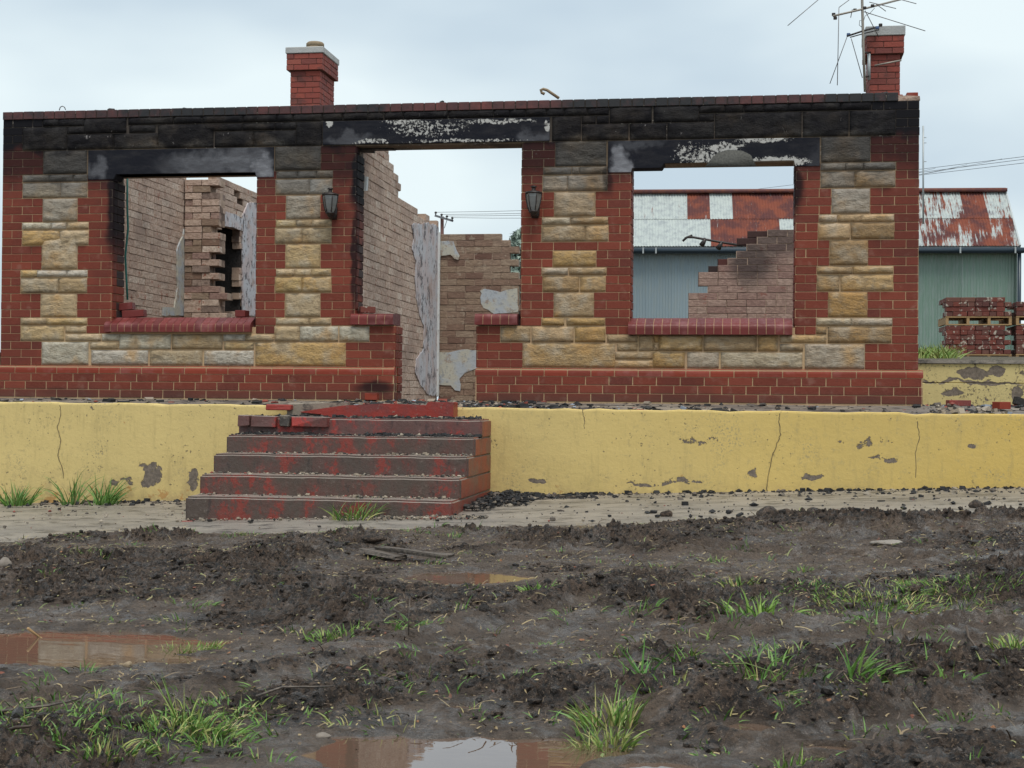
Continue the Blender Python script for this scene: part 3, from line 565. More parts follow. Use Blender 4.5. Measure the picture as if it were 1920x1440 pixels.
# coping
items = []; x = XL; xend = P(1680, 176).x
while x < xend:
    w = .12; items.append((Matrix.Translation((x + w / 2, .145, rz(31) + .041 + random.uniform(-.001, .001))) @ Matrix.Rotation(random.uniform(-.004, .004), 4, 'Y'), w - .006, .325, .083, M['coping'], 0, 0)); x += w
lay(items, front, 'coping_brick')
bm = bmesh.new(); box(bm, (xend - XL + .004, .0, rz(31)), (XR - XL - .002, .28, rz(31) + .052), jit=.008); link('broken_mortar_bed', mesh_of(bm, 'broken_mortar_bed', M['inner']), front)
items = [(Matrix.Translation((XR - .07, .12, rz(31) + .058)), .11, .23, .05, M['bull'], 0, 0), (Matrix.Translation((XR - .20, .13, rz(31) + .05)), .08, .2, .04, M['bull'], 0, 0)]; lay(items, front, 'broken_brick')
bm = bmesh.new(); box(bm, (.01, -.008, rz(31)), (xend - XL, .27, rz(31) + .079)); link('coping_bed', mesh_of(bm, 'coping_bed', M['mortar']), front)
# plinth: three courses and a bullnose course, standing proud
PJ = .045
items = []; bulls = []
def plinth(xa, xb, seed):
    for r in range(3):
        x = xa - (0, .12, .055)[r]; k = 0
        while x < xb - .02:
            a, b = max(x, xa), min(x + .24, xb)
            if b - a > .03:
                aa = a + .004; bb = b - .004
                items.append((Matrix.Translation(((aa + bb) / 2, -PJ + BT / 2 + random.uniform(-.001, .001), r * RH + RH / 2)), bb - aa, BT, RH - .007, M['brick'], .03 if (a == xa and seed) else 0, .03 if (b == xb) else 0))
            x += .24
    x = xa
    while x < xb - .02:
        b = min(x + .24, xb); bulls.append((x + .003, b - .003)); x = b
PXL, PXR = XL - PJ, XR + PJ
plinth(PXL, DB[0], 1); plinth(DB[1], PXR, 1)
n_pl = items; lay(n_pl, front, 'plinth_brick')
def bull_mesh(L):
    k = ('bull', round(L, 2))
    if k not in GEO:
        pr = [(.09, 0), (.09, RH - .006), (.042, RH - .006)] + [(.042 - .045 * math.sin(t) * .97, RH - .006 - .045 + .045 * math.cos(t)) for t in (.4, .8, 1.2, 1.57)] + [(-.0016, 0)]
        V = [(s * L / 2, y, z) for s in (-1, 1) for y, z in pr]; n = len(pr)
        GEO[k] = pydata('bullnose_brick', V, [tuple(range(n)), tuple(range(2 * n - 1, n - 1, -1))] + [(i, n + i, n + (i + 1) % n, (i + 1) % n) for i in range(n)], M['bull'])
    return GEO[k]
for a, b in bulls:
    link('bullnose_brick', bull_mesh(round(b - a, 2)), front, rel(front, Matrix.Translation(((a + b) / 2, -PJ, 3 * RH + .003))))
bm = bmesh.new()
for xa, xb in ((PXL, DB[0]), (DB[1], PXR)):
    box(bm, (xa + .008 - XL, -PJ + .006, -.02), (xb - .008 - XL, .004, Z0 - .012))
link('plinth_core', mesh_of(bm, 'plinth_core', M['mortar']), front)
# sills: brick on edge, round-nosed, sloping
def sill(xa, xb, ztop, zbot, n, out, label, run=.29, rsl=.062):
    w = (xb - xa) / n; p = link('window_sill', None, front, Matrix.Translation((xa - XL, 0, 0)), label=label)
    h = ztop - zbot; R_ = min(.055, h * .42)
    pr = [(-out, zbot + .004), (-out, ztop - rsl - R_)] + [(-out + R_ * (1 - math.cos(t)), ztop - rsl - R_ + R_ * math.sin(t)) for t in (.4, .8, 1.2)] + [(.10, ztop - rsl * .1), (run, ztop), (run, zbot + .004)]
    N = len(pr); L = w - .006
    V = [(s * L / 2, y, z) for s in (-1, 1) for y, z in pr]
    mesh = pydata('sill_brick', V, [tuple(range(N)), tuple(range(2 * N - 1, N - 1, -1))] + [(i, N + i, N + (i + 1) % N, (i + 1) % N) for i in range(N)], M['sill'])
    for k in range(n): link('sill_brick', mesh, p, Matrix.Translation(((k + .5) * w, random.uniform(-.0015, .0015), random.uniform(-.001, .001))))
    q = [(y * .975 + .002 if y < 0 else y, z - .006 if z > zbot + .02 else z + .004) for y, z in pr]
    V = [(s, y, z) for s in (.004, xb - xa - .004) for y, z in q]
    link('sill_mortar', pydata('sill_mortar', V, [tuple(range(N)), tuple(range(2 * N - 1, N - 1, -1))] + [(i, N + i, N + (i + 1) % N, (i + 1) % N) for i in range(N)], M['mortar']), p)
sill(X_(199, 605), X_(473.5, 605), ZS + .012, rz(4) + .012, 21, .065, None)
sill(X_(1178, 605), X_(1486, 605), ZS + .006, rz(4) - .006, 19, .075, None)
sill(X_(659, 596), X_(739.5, 596), .905, ZDW + .004, 5, .055, None, .29, .004)
sill(X_(891, 596), X_(971.5, 596), .905, ZDW + .004, 5, .055, None, .29, .004)
# inner leaf seen behind the jambs: red brick reveals
items = []
for (jx, z0, z1, sg) in ((W1[0], ZS, ZH1, -1), (W1[1], ZS, ZH1, 1), (DR[0], ZDW + .1, ZHD, -1), (DR[1], ZDW + .1, ZHD, 1), (W2[0], ZS, ZH2, -1), (W2[1], ZS, ZH2, 1), (DB[0], .0, ZDW, -1), (DB[1], .0, ZDW, 1)):
    r = round(row_of(z0) + .2)
    while rz(r + 1) < z1 + .01:
        items.append((Matrix.Translation((jx + sg * .055 + random.uniform(-.003, .003), .205, rz(r) + RH / 2)), .11, .185, RH - .010, M['char'] if random.random() < .3 and jx < 5 and z0 > .5 else M['brick'], 0, 0))
        r += 1
lay(items, front, 'reveal_brick')
# a strip of burnt lath hanging from the left side of the doorway head
bm = bmesh.new()
for (a, b) in (((680, 268), (702, 284)), ((700, 268), (741, 283))):
    p = P(a[0], a[1], .25); q = P(b[0], b[1], .25); box(bm, (p.x, .14, q.z), (q.x, .28, p.z), jit=.018)
me = mesh_of(bm, 'hanging_charred_board', M['burnt']); link('hanging_charred_board', me, None, None, None, 'jagged charred boards hanging under the left end of the door lintel', 'board')

# ================================================================== INSIDE WALLS
def inner_wall(name, label, cat, frame, u0, u1, rows, inside, mats_, core, thick=.11, RHh=.086, BLn=.24, rough=.004, hole=None, joint=.005, proud=.003):
    """frame: (origin, rotation about z). u along the wall; face looks along local -y"""
    o, rot = frame; r_ = root(name, label, cat, None, o); R = Matrix.Rotation(rot, 4, 'Z'); W = Matrix.Translation(o) @ R
    items = []; cells = []
    for r in range(rows):
        x = u0 - (.12 if r % 2 else 0) - random.uniform(0, .02)
        while x < u1:
            w = BLn if random.random() > .08 else BLn / 2
            a, b = max(x, u0), min(x + w, u1); x += w
            if b - a < .07:
                if a == u0: x = a
                continue
            zc = r * RHh + RHh / 2
            if not inside((a + b) / 2, zc): continue
            cells.append((a, b, r))
            m4 = W @ Matrix.Translation(((a + b) / 2, thick / 2 + random.uniform(-rough, rough), zc + random.uniform(-.002, .002))) @ Matrix.Rotation(random.uniform(-.012, .012) * (rough / .004), 4, 'Z')
            items.append((m4, b - a - joint, thick, RHh - joint - random.uniform(0, .003), mats_ if not callable(mats_) else mats_((a + b) / 2, zc), 0, 0))
    lay(items, r_, 'brick', key=lambda i: (i[0].translation - CAM).length / (i[1] + .01))
    bm = bmesh.new()
    for a, b, r in cells:
        box(bm, (a - .004, proud + rough, r * RHh), (b - .0045, thick - proud, (r + 1) * RHh - .0005), R)
    link('mortar_core', mesh_of(bm, 'mortar_core', core), r_)
    return r_, W
def interp(prof, u):
    if u <= prof[0][0]: return prof[0][1]
    for (a, za), (b, zb) in zip(prof, prof[1:]):
        if a <= u <= b: return za + (zb - za) * (u - a) / max(1e-6, b - a)
    return prof[-1][1]
def inpoly(poly, u, z):
    c = False; n = len(poly)
    for i in range(n):
        (a, b), (d, e) = poly[i], poly[(i + 1) % n]
        if (b > z) != (e > z) and u < (d - a) * (z - b) / (e - b) + a: c = not c
    return c
ZF = -.02
# hall wall, face looking right
XH = P(680, 500, TH + .03).x; YH0 = TH + .004
hp = [PX(a, b, XH) for a, b in [(716, 230), (724, 250), (725.5, 284), (730, 294), (735, 312), (741, 327), (746, 342), (751, 365), (755, 375), (785, 386), (787, 405), (803, 407), (805, 417), (822, 418)]]
hprof = [(p.y - YH0, p.z) for p in hp]; YB = PX(821, 600, XH).y
inner_wall('hall_side_wall', 'pale unpainted brick hallway wall stepping down behind the left side of the doorway', 'wall', (Vector((XH, YH0, ZF)), rad(90)), 0, YB - YH0, 40,
           lambda u, z: z + ZF < interp(hprof, u), M['inner'], M['inmortar'], .2)
def patch(parent_name, label, cat, pts, plane, th, mat, jitter=.0, top=True):
    ax, val = plane; v = []
    if ax == 'X': q = [PX(a, b, val) for a, b in pts]; poly = [(p.y, p.z) for p in q]; fn = lambda u, d, z: Vector((val + d, u, z))
    else: q = [P(a, b, val) for a, b in pts]; poly = [(p.x, p.z) for p in q]; fn = lambda u, d, z: Vector((u, val - d, z))
    # roughen the outline
    out = []
    for i in range(len(poly)):
        a, b = poly[i], poly[(i + 1) % len(poly)]; n = max(1, int(math.hypot(b[0] - a[0], b[1] - a[1]) / .06)) if jitter else 1
        for k in range(n): t = k / n; out.append((a[0] + (b[0] - a[0]) * t + random.uniform(-1, 1) * jitter, a[1] + (b[1] - a[1]) * t + random.uniform(-1, 1) * jitter))
    bm = bmesh.new(); n_ = len(out); fa = [bm.verts.new(fn(u, th, z)) for u, z in out]; fb_ = [bm.verts.new(fn(u, .0015, z)) for u, z in out]
    for t in tessellate_polygon([[Vector((u, z, 0)) for u, z in out]]):
        if len(set(t)) == 3:
            bm.faces.new([fa[k] for k in t])
    for k in range(n_): bm.faces.new((fa[k], fb_[k], fb_[(k + 1) % n_], fa[(k + 1) % n_]))
    fixn(bm)
    return link(parent_name, mesh_of(bm, parent_name, mat), None, None, None, label, cat)
def to_parent(o, p):
    o.parent = p; o.matrix_basis = Matrix.Translation(-p.location)
    for k in ('label', 'category'):
        if k in o and k == 'category': del o[k]
hall = bpy.data.objects['hall_side_wall']
to_parent(patch('plaster', None, None, [(770, 420), (800, 418), (821, 424), (821, 742), (800, 740), (788, 722), (777, 700), (779, 672), (793, 655), (794, 610), (786, 590), (779, 560), (777, 520), (779, 490), (772, 470), (775, 445)], ('X', XH), .010, M['plaster'], .018), hall)
to_parent(patch('plaster', None, None, [(683, 331), (686, 332), (684.5, 358), (681.5, 358)], ('X', XH), .03, M['white'], 0), hall)
bm = bmesh.new(); pa = P(819.5, 440, YB - .06); pb = P(825, 742, YB - .06); box(bm, (pa.x, YB - .09, pb.z), (pa.x + .045, YB - .05, PX(821, 436, XH).z)); 
link('door_post', mesh_of(bm, 'door_post', M['white']), None, None, None, 'thin white upright door post at the far corner of the hallway', 'post')
# brown back wall
bp = [P(a, b, YB) for a, b in [(800, 437), (895, 438), (937, 438), (938, 451), (958, 452), (959, 452.5), (966, 480), (972, 500)]]
bprof = [(p.x - XH, p.z) for p in bp]; bx1 = P(973, 600, YB).x
gap = [(P(a, b, YB).x - XH, P(a, b, YB).z) for a, b in [(962, 460), (985, 460), (985, 528), (968, 530), (958, 522), (960, 500), (964, 480)]]
inner_wall('back_wall', 'brown weathered brick wall across the back seen through the doorway', 'wall', (Vector((XH, YB, ZF)), 0), .02, bx1 - XH + .02, 40,
           lambda u, z: z + ZF < interp(bprof, u) and not inpoly(gap, u, z + ZF), M['brown'], M['inmortar'], .11)
back = bpy.data.objects['back_wall']
to_parent(patch('plaster', None, None, [(823, 452), (850, 452), (857, 470), (862, 480), (860, 487), (852, 485), (845, 478), (828, 480), (823, 486)], ('Y', YB), .02, M['plaster2'], .006), back)
to_parent(patch('plaster', None, None, [(899, 543), (940, 546), (972, 541), (972, 586), (925, 588), (905, 578), (903, 560)], ('Y', YB), .008, M['plaster2'], .018), back)
to_parent(patch('plaster', None, None, [(823, 662), (860, 657), (894, 655), (894, 692), (872, 700), (862, 712), (864, 732), (852, 732), (845, 724), (823, 722)], ('Y', YB), .008, M['plaster2'], .012), back)
# left side wall of the house
XS = P(160, 500, TH).x
YC = PX(343, 450, XS).y
inner_wall('left_side_wall', 'cream weathered brick side wall seen through the left window, rust-stained', 'wall', (Vector((XS, TH + .004, ZF)), rad(90)), 0, YC - TH + .15, 42,
           lambda u, z: z < 2.9 + .12 * u, M['inner'], M['inmortar'], .2)
lsw = bpy.data.objects['left_side_wall']
to_parent(patch('plaster', None, None, [(343, 429), (343, 592), (304, 592), (304, 576), (325, 576), (331, 540), (330, 470), (334, 455), (341, 442)], ('X', XS), .02, M['plaster2'], .006), lsw)
# frontal piece with toothed, broken right edge
def fb(u, z):
    if u > .22 and hashn(int(u * 4), int(z / .086), 7) < .03: return False
    zz = z + ZF; k = int(z / .086)
    lim = P(402 + (3 if k % 2 else -5) + (hashn(k, 3) - .5) * 7 + (14 if zz < 1.45 else 0), 500, YC).x - XS
    top = P(400, 333, YC).z
    if zz > P(370, 333, YC).z: return False
    return u < lim
inner_wall('chimney_breast_wall', 'rough broken brick wall end with toothed loose bricks seen in the left window', 'wall', (Vector((XS, YC, ZF)), 0), .02, 1.2, 36, fb, lambda u, z: random.choice([M['inner'], M['inner'], M['brown'], M['part'], M['inner2']]), M['inmortar'], .23, rough=.012, joint=.007, proud=.008)
XR2 = P(404, 450, YC + .24).x
YE = PX(482, 500, XR2).y
rp = [PX(a, b, XR2) for a, b in [(395, 331), (440, 345), (482, 362)]]; rprof = [(p.y - YC - .24, p.z) for p in rp]
hol = [(PX(a, b, XR2).y - YC - .24, PX(a, b, XR2).z) for a, b in [(404, 424), (420, 424), (454, 434), (454, 600), (440, 600), (404, 600)]]
hol2 = [(PX(a, b, XR2).y - YC - .24, PX(a, b, XR2).z) for a, b in [(443, 362), (455, 366), (455, 383), (443, 380)]]
inner_wall('inner_cross_wall', 'pale brick inner wall with a soot-black hearth opening seen in the left window', 'wall', (Vector((XR2, YC + .24, ZF)), rad(90)), 0, YE - YC, 36,
           lambda u, z: z + ZF < interp(rprof, u) and not inpoly(hol, u, z + ZF) and not inpoly(hol2, u, z + ZF), M['inner'], M['inmortar'], .11, rough=.006)
icw = bpy.data.objects['inner_cross_wall']
to_parent(patch('plaster', None, None, [(453, 405), (463, 380), (482, 380), (482, 592), (453, 592)], ('X', XR2), .02, M['plaster'], .008), icw)
to_parent(patch('plaster', None, None, [(417, 396), (440, 402), (454, 412), (454, 434), (435, 426), (418, 424)], ('X', XR2), .02, M['plaster'], .006), icw)
# charred hearth behind
hz = PX(430, 424, XR2).z
bm = bmesh.new(); y0, y1 = YC + .24, PX(458, 450, XR2).y + .1
box(bm, (XR2 - .40, PX(454, 450, XR2).y - .035, -.02), (XR2 - .012, PX(454, 450, XR2).y - .012, hz + .0)); box(bm, (XR2 - .75, y0, -.02), (XR2 - .70, y1, hz + .2)); box(bm, (XR2 - .70, y1 - .05, -.02), (XR2 - .02, y1, hz + .2)); box(bm, (XR2 - .70, y0, hz + .02), (XR2 - .02, y1 - .055, hz + .12))
link('sooty_hearth', mesh_of(bm, 'sooty_hearth', M['burnt']), icw, Matrix.Translation(-icw.location))
items = []
for k in range(5):
    z = .75 + k * .086; items.append((Matrix.Translation((XR2 + .05 + hashn(k) * .10, YC + .3 + hashn(k, 5) * .18, z)) @ Matrix.Rotation(hashn(k, 2) * .5 - .1, 4, 'Z'), .23, .11, .076, M['inner'] if k % 3 else M['used'], 0, 0))
lay(items, bpy.data.objects['chimney_breast_wall'], 'loose_toothed_brick')
# partition seen in the right window (two leaves, the far one charred)
YP = 3.4
pp = [P(a, b, YP) for a, b in [(1294, 590), (1294.5, 550), (1320, 549), (1320.5, 508), (1337, 507), (1338, 497), (1353, 496), (1354, 487), (1367, 486), (1368, 478), (1378, 477), (1379, 469), (1392, 468), (1393, 460), (1405, 460), (1406, 451), (1417, 450), (1418, 441), (1427, 440), (1428, 432), (1600, 430)]]
px0 = pp[0].x - .02; pprof = [(p.x - px0, p.z) for p in pp]
inner_wall('partition_wall', 'broken grey-brown brick partition stepping up to the right seen in the right window', 'wall', (Vector((px0, YP, ZF)), 0), .0, 2.3, 40, lambda u, z: z + ZF < interp(pprof, u) + .02 and u > .01, M['part'], M['inmortar'], .11, rough=.003)
part = bpy.data.objects['partition_wall']
inner_wall('partition_back_leaf', 'dark maroon charred leaf of brickwork edging the stepped partition', 'wall', (Vector((px0 - .10, YP + .13, ZF)), 0), .10, 2.3, 40, lambda u, z: z + ZF < interp(pprof, u - .03) + .0 and z > 1.62 and u > .32, M['char'], M['char'], .11, rough=.003)

# ================================================================== CHIMNEYS
def chimney(name, label, pxa, pxb, ybot, ytop, Yc, depth, potx, capH, open_left=False):
    a = P(pxa, ybot, Yc).x; b = P(pxb, ybot, Yc).x; W = b - a; zt = P(pxa, ytop + capH, Yc).z; r_ = root(name, label, 'chimney', 'two chimneys above the wall', (a, Yc, 0))
    items = []; n = int((zt + .02) / RH); zs_ = zt - n * RH
    for k in range(n):
        z = zs_ + k * RH + RH / 2; out = .05 if k >= n - (3 if True else 2) else 0
        x0, x1, y0, y1 = a - out, b + out, Yc - out, Yc + depth + out; even = k % 2
        def run(s0, s1, first):
            L = []; x = s0; q = first
            while x < s1 - .02: e = min(x + q, s1); L.append((x, e)); x = e; q = .24
            if len(L) > 1 and L[-1][1] - L[-1][0] < .06: L[-2] = (L[-2][0], L[-1][1]); L.pop()
            return L
        soldier = k == n - 1
        for s0, s1 in run(x0, x1, .12 if soldier else (.24 if even else .12)):
            items.append((Matrix.Translation(((s0 + s1) / 2, y0 + .055 + random.uniform(-.003, .003), z)), s1 - s0 - .008, .11, RH - .01, M['chim'], 0, 0))
        for s0, s1 in run(y0 + .112, y1, .12 if even else .24):
            for xx, rot in ((x1 - .055, 90), (x0 + .055, -90)):
                items.append((Matrix.Translation((xx + random.uniform(-.003, .003), (s0 + s1) / 2, z)) @ Matrix.Rotation(rad(rot), 4, 'Z'), s1 - s0 - .008, .11, RH - .01, M['chim'], 0, 0))
    lay(items, r_, 'brick', key=lambda i: -i[0].translation.z)
    bm = bmesh.new(); box(bm, (a + .009, Yc + .009, -.02), (b - .009, Yc + depth - .009, zt - 3 * RH)); box(bm, (a - .04, Yc - .04, zt - 3 * RH + .003), (b + .04, Yc + depth + .04, zt - .004)); link('mortar_core', mesh_of(bm, 'mortar_core', M['chmortar']), r_, Matrix.Translation(-r_.location))
    zc = P(pxa, ytop, Yc).z; bm = bmesh.new(); box(bm, (a - .062, Yc - .062, zt + .002), (b + .062, Yc + depth + .062, zc)); bmesh.ops.bevel(bm, geom=bm.edges[:], offset=.008, segments=1, affect='EDGES')
    link('concrete_cap', mesh_of(bm, 'concrete_cap', M['conc']), r_, Matrix.Translation(-r_.location))
    if potx:
        c = P(potx, ytop, Yc + depth * .5); bm = bmesh.new(); s = 1.0
        lathe(bm, [(.10, 0), (.10, .035), (.135, .045), (.14, .09), (.132, .092), (.132, .102), (.14, .105), (.14, .15), (.12, .17), (.09, .17), (.09, .12)], (c.x, c.y, zc), 18)
        link('flue_pot', mesh_of(bm, 'flue_pot', M['pot'], True), r_, Matrix.Translation(-r_.location))
    return r_
chimney('chimney', 'square red brick chimney with white cap and round clay pot above the door side', 543.5, 600, 195, 90, 7.0, .80, 591, 12)
chimney('chimney', 'narrow red brick chimney with grey cap beside the aerial at the right end', 1630, 1688, 168, 51, 6.6, .62, None, 18)

# ================================================================== STEPS, DECK, RETAINING WALLS, PATH
YW = -1.4
def path_z(x, y): return -1.075 + .034 * x + .028 * (y - YW)
def plane_y(px, depth):      # Y of the plane whose point seen at px lies at a given distance along the view axis
    return None
steps = root('front_steps', 'flight of worn dark red painted concrete steps up to the doorway', 'steps', None, (P(600, 800, -2).x, -2.2, path_z(5, -2)))
ST = [(343, 845, 935, -3.22), (374, 866, 893, -2.89), (400, 880, 853, -2.56), (427, 893, 817, -2.23), (447, 903, 783.5, -1.9)]
tops = [P(600, y, Y).z for _, _, y, Y in ST]; XR_ST = sum(P(r, y + 10, Y).x for l, r, y, Y in ST) / 5; XL_ST = sum(P(l, y + 10, Y).x for l, r, y, Y in ST) / 5
print('steps', XL_ST, XR_ST, tops, [P(l, y + 10, Y).x for l, r, y, Y in ST], [P(r, y + 10, Y).x for l, r, y, Y in ST])
def slab(x0, x1, y0, y1, z0, z1, mats2, name, parent, bev=.018, seg=3, jit=.003, col=None, nosing=True, label=None):
    bm = bmesh.new(); nx = max(6, int((x1 - x0) / .08)); ny = 3; nz = 3
    box(bm, (x0, y0, z0), (x1, y1, z1)); bmesh.ops.bevel(bm, geom=[e for e in bm.edges if all(v.co.z > z1 - 1e-4 for v in e.verts) or all(v.co.y < y0 + 1e-4 for v in e.verts) and abs(e.verts[0].co.z - e.verts[1].co.z) > .01], offset=bev, segments=seg, affect='EDGES')
    for k in range(1, nx): 
        g_ = bm.verts[:] + bm.edges[:] + bm.faces[:]; bmesh.ops.bisect_plane(bm, geom=g_, plane_co=(x0 + (x1 - x0) * k / nx, 0, 0), plane_no=(1, 0, 0))
    for v in bm.verts:
        if v.co.z > z0 + .01 and v.co.y < y0 + .2:
            n = math.sin(v.co.x * 9.1 + z1 * 40) * .5 + math.sin(v.co.x * 23.7 + v.co.y * 31 + z1 * 17) * .5
            v.co.z += jit * n; v.co.y += jit * .8 * math.sin(v.co.x * 13 + z1 * 9)
    bm.normal_update()
    if len(mats2) > 1:
        for f in bm.faces: f.material_index = 1 if f.normal.x > .8 else 0
    o = link(name, mesh_of(bm, name, mats2), parent, Matrix.Translation(-parent.location), color=col, label=label)
    return o
zprev = -1.25
for k, (l, r, y, Y) in enumerate(ST):
    yb = YW - .004; z1 = tops[k]
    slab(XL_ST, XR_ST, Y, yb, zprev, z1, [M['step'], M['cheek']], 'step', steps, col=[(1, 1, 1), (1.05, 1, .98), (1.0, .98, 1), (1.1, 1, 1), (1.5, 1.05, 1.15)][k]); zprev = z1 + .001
# bright red slab at the top and broken pieces
xa, xb = P(560, 765, -1.62).x, P(850, 765, -1.62).x
bm = bmesh.new(); zt_ = P(800, 755, -1.62).z; zb_ = zprev - .002
prof = [(xa, zb_ + .05), (xa + .22, zb_ + .085), (xa + .42, zt_ - .035), (xa + .8, zt_ - .012), (xa + 1.22, zt_ - .025), (xa + 1.24, zt_ + .008), (xb - .01, zt_ + .006), (xb, zt_), (xb, zb_), (xa + .3, zb_), (xa + .22, zb_ + .03)]
prism(bm, prof, -1.62, -1.405, lambda u, d, z: Vector((u, d, z))); fixn(bm); bmesh.ops.triangulate(bm, faces=bm.faces[:])
link('top_slab', mesh_of(bm, 'top_slab', M['red']), steps, Matrix.Translation(-steps.location), label='bright red broken top slab')
bm = bmesh.new(); p = P(500, 762, -1.6); box(bm, (p.x, -1.62, p.z - .03), (p.x + .24, -1.45, p.z + .02), jit=.008); bmesh.ops.bevel(bm, geom=bm.edges[:], offset=.008, segments=1, affect='EDGES')
link('broken_red_slab', mesh_of(bm, 'broken_red_slab', M['red']), None, None, None, 'thin red painted slab fragment lying left of the bright red top step', 'slab')
bm = bmesh.new(); box(bm, (P(540, 770, -1.5).x, -1.55, zb_), (xa + .45, -1.42, zt_ - .02), jit=.02); link('crumbled_concrete', mesh_of(bm, 'crumbled_concrete', M['deck']), steps, Matrix.Translation(-steps.location))
# tilted broken nosing on the fifth step's left half
for i, (a, b, c) in enumerate(((447, 471, 'step'), (472, 521, 'step'), (523, 546, 'deck'), (547, 617, 'step'))):
    p, q = P(a, 782, -1.95), P(b, 782, -1.95); z = tops[4] + .004
    bm = bmesh.new(); box(bm, (p.x, -1.965, z - .088), (q.x - .012, -1.87, z + .010), jit=.010); bmesh.ops.bevel(bm, geom=bm.edges[:], offset=.006, segments=1, affect='EDGES')
    link('broken_nosing', mesh_of(bm, 'broken_nosing', M[c]), steps, Matrix.Translation(-steps.location), color=(1.6, 1.0, 1.1))
# front retaining wall
XW0, XW1 = -2.6, 15.5
def wall_top(x): return -.075 - .0045 * (x - 2)
bm = bmesh.new(); n = 120; rows_ = []
for i in range(n + 1):
    x = XW0 + (XW1 - XW0) * i / n; zt = P(300, 757, YW).z + (P(1800, 775.5, YW).z - P(300, 757, YW).z) * (x - P(300, 757, YW).x) / (P(1800, 775.5, YW).x - P(300, 757, YW).x)
    zt += .004 * math.sin(x * 7) + .003 * math.sin(x * 23 + 1) + (random.uniform(-.012, 0) if random.random() < .2 else 0)
    rows_.append([bm.verts.new((x, YW + .22, -1.6)), bm.verts.new((x, YW + .22, zt)), bm.verts.new((x, YW + .014, zt)), bm.verts.new((x, YW + .003, zt - .006)), bm.verts.new((x, YW, zt - .02)), bm.verts.new((x, YW + .004 * math.sin(x * 1.7), -.5)), bm.verts.new((x, YW, -1.6))])
for i in range(n):
    for k in range(6): bm.faces.new((rows_[i][k], rows_[i][k + 1], rows_[i + 1][k + 1], rows_[i + 1][k]))
bm.faces.new(rows_[0][::-1]); bm.faces.new(rows_[-1]); fixn(bm)
rw = root('retaining_wall', 'long low yellow rendered retaining wall along the front below the burnt house', 'wall', None, (5, YW, -1)); link('rendered_wall', mesh_of(bm, 'rendered_wall', M['yellow']), rw, Matrix.Translation(-rw.location))
m = Mat('crack_line'); M['crack'] = m.fin((.13, .10, .055), .9)
def crack(pts):
    q = [P(a, b, YW) for a, b in pts]; bm = bmesh.new(); pv = []; 
    full = []
    for a, b in zip(q, q[1:]):
        for t in range(6): full.append(a.lerp(b, t / 6) + Vector((random.uniform(-.006, .006), 0, 0)))
    for i, p in enumerate(full):
        w = .0022 + .0022 * hashn(i, p.x); pv.append((bm.verts.new((p.x - w, YW - .0015, p.z)), bm.verts.new((p.x + w, YW - .0015, p.z)), bm.verts.new((p.x, YW + .004, p.z))))
    for a, b in zip(pv, pv[1:]):
        for i, j in ((0, 1), (1, 2), (2, 0)): bm.faces.new((a[i], a[j], b[j], b[i]))
    fixn(bm); link('crack', mesh_of(bm, 'crack', M['crack']), rw, Matrix.Translation(-rw.location))
crack([(112, 760), (114, 775), (108, 800), (114, 830), (109, 855), (117, 880), (120, 900)])
crack([(1092, 768), (1097, 790), (1093, 815), (1094, 850), (1101, 880), (1097, 935)])
crack([(1462, 775), (1461, 790), (1464, 815), (1457, 830), (1447, 860), (1440, 900), (1437, 932)])
crack([(1720, 790), (1724, 820), (1716, 850), (1718, 905)])
# deck behind it, from the retaining wall to the back of the house
DK = -.035
bm = bmesh.new(); xs_ = list(np.linspace(-6, 20, 131)); ys_ = [YW + .222, YW + .35, YW + .6, YW + .9, -.35, -.12, 0, .5, 2, 4, 6, 9.5]
def deckz(x, y):
    e = (y - YW - .22) / (0 - YW - .22); e = max(0, min(1, e)); zt = -.10 - .012 * max(0, x - 2) * .6
    return zt * (1 - e) ** 1.4 + (-.012) * (1 - (1 - e) ** 1.4) + .006 * math.sin(x * 5 + y * 9) * (1 if y < -.1 else 0)
gv = [[bm.verts.new((x, y, deckz(x, y) - (.0 if y < .4 else .0))) for x in xs_] for y in ys_]
for j in range(len(ys_) - 1):
    for i in range(len(xs_) - 1): bm.faces.new((gv[j][i], gv[j][i + 1], gv[j + 1][i + 1], gv[j + 1][i]))
link('terrace_floor', mesh_of(bm, 'terrace_floor', M['deck']), None, None, 'structure')
# low wall at the right side, holding the yard
YR = 1.7
bm = bmesh.new(); x0 = XR + .02; zt = P(1820, 682, YR).z; zm = P(1820, 719, YR).z
box(bm, (x0 - .5, YR, zm + .006), (18, YR + .2, zt)); box(bm, (x0 - .5, YR - .012, -.1), (18, YR + .19, zm)); bmesh.ops.bevel(bm, geom=bm.edges[:], offset=.006, segments=1, affect='EDGES')
link('side_retaining_wall', mesh_of(bm, 'side_retaining_wall', M['yellow2']), None, None, None, 'short flaking pale yellow wall right of the house under the stacked bricks', 'wall')
bm = bmesh.new(); box(bm, (x0 - .5, YR - .02, zt + .003), (18, YR + .3, zt + .035), jit=.006); link('wall_capping', mesh_of(bm, 'wall_capping', M['path']), bpy.data.objects['side_retaining_wall'])
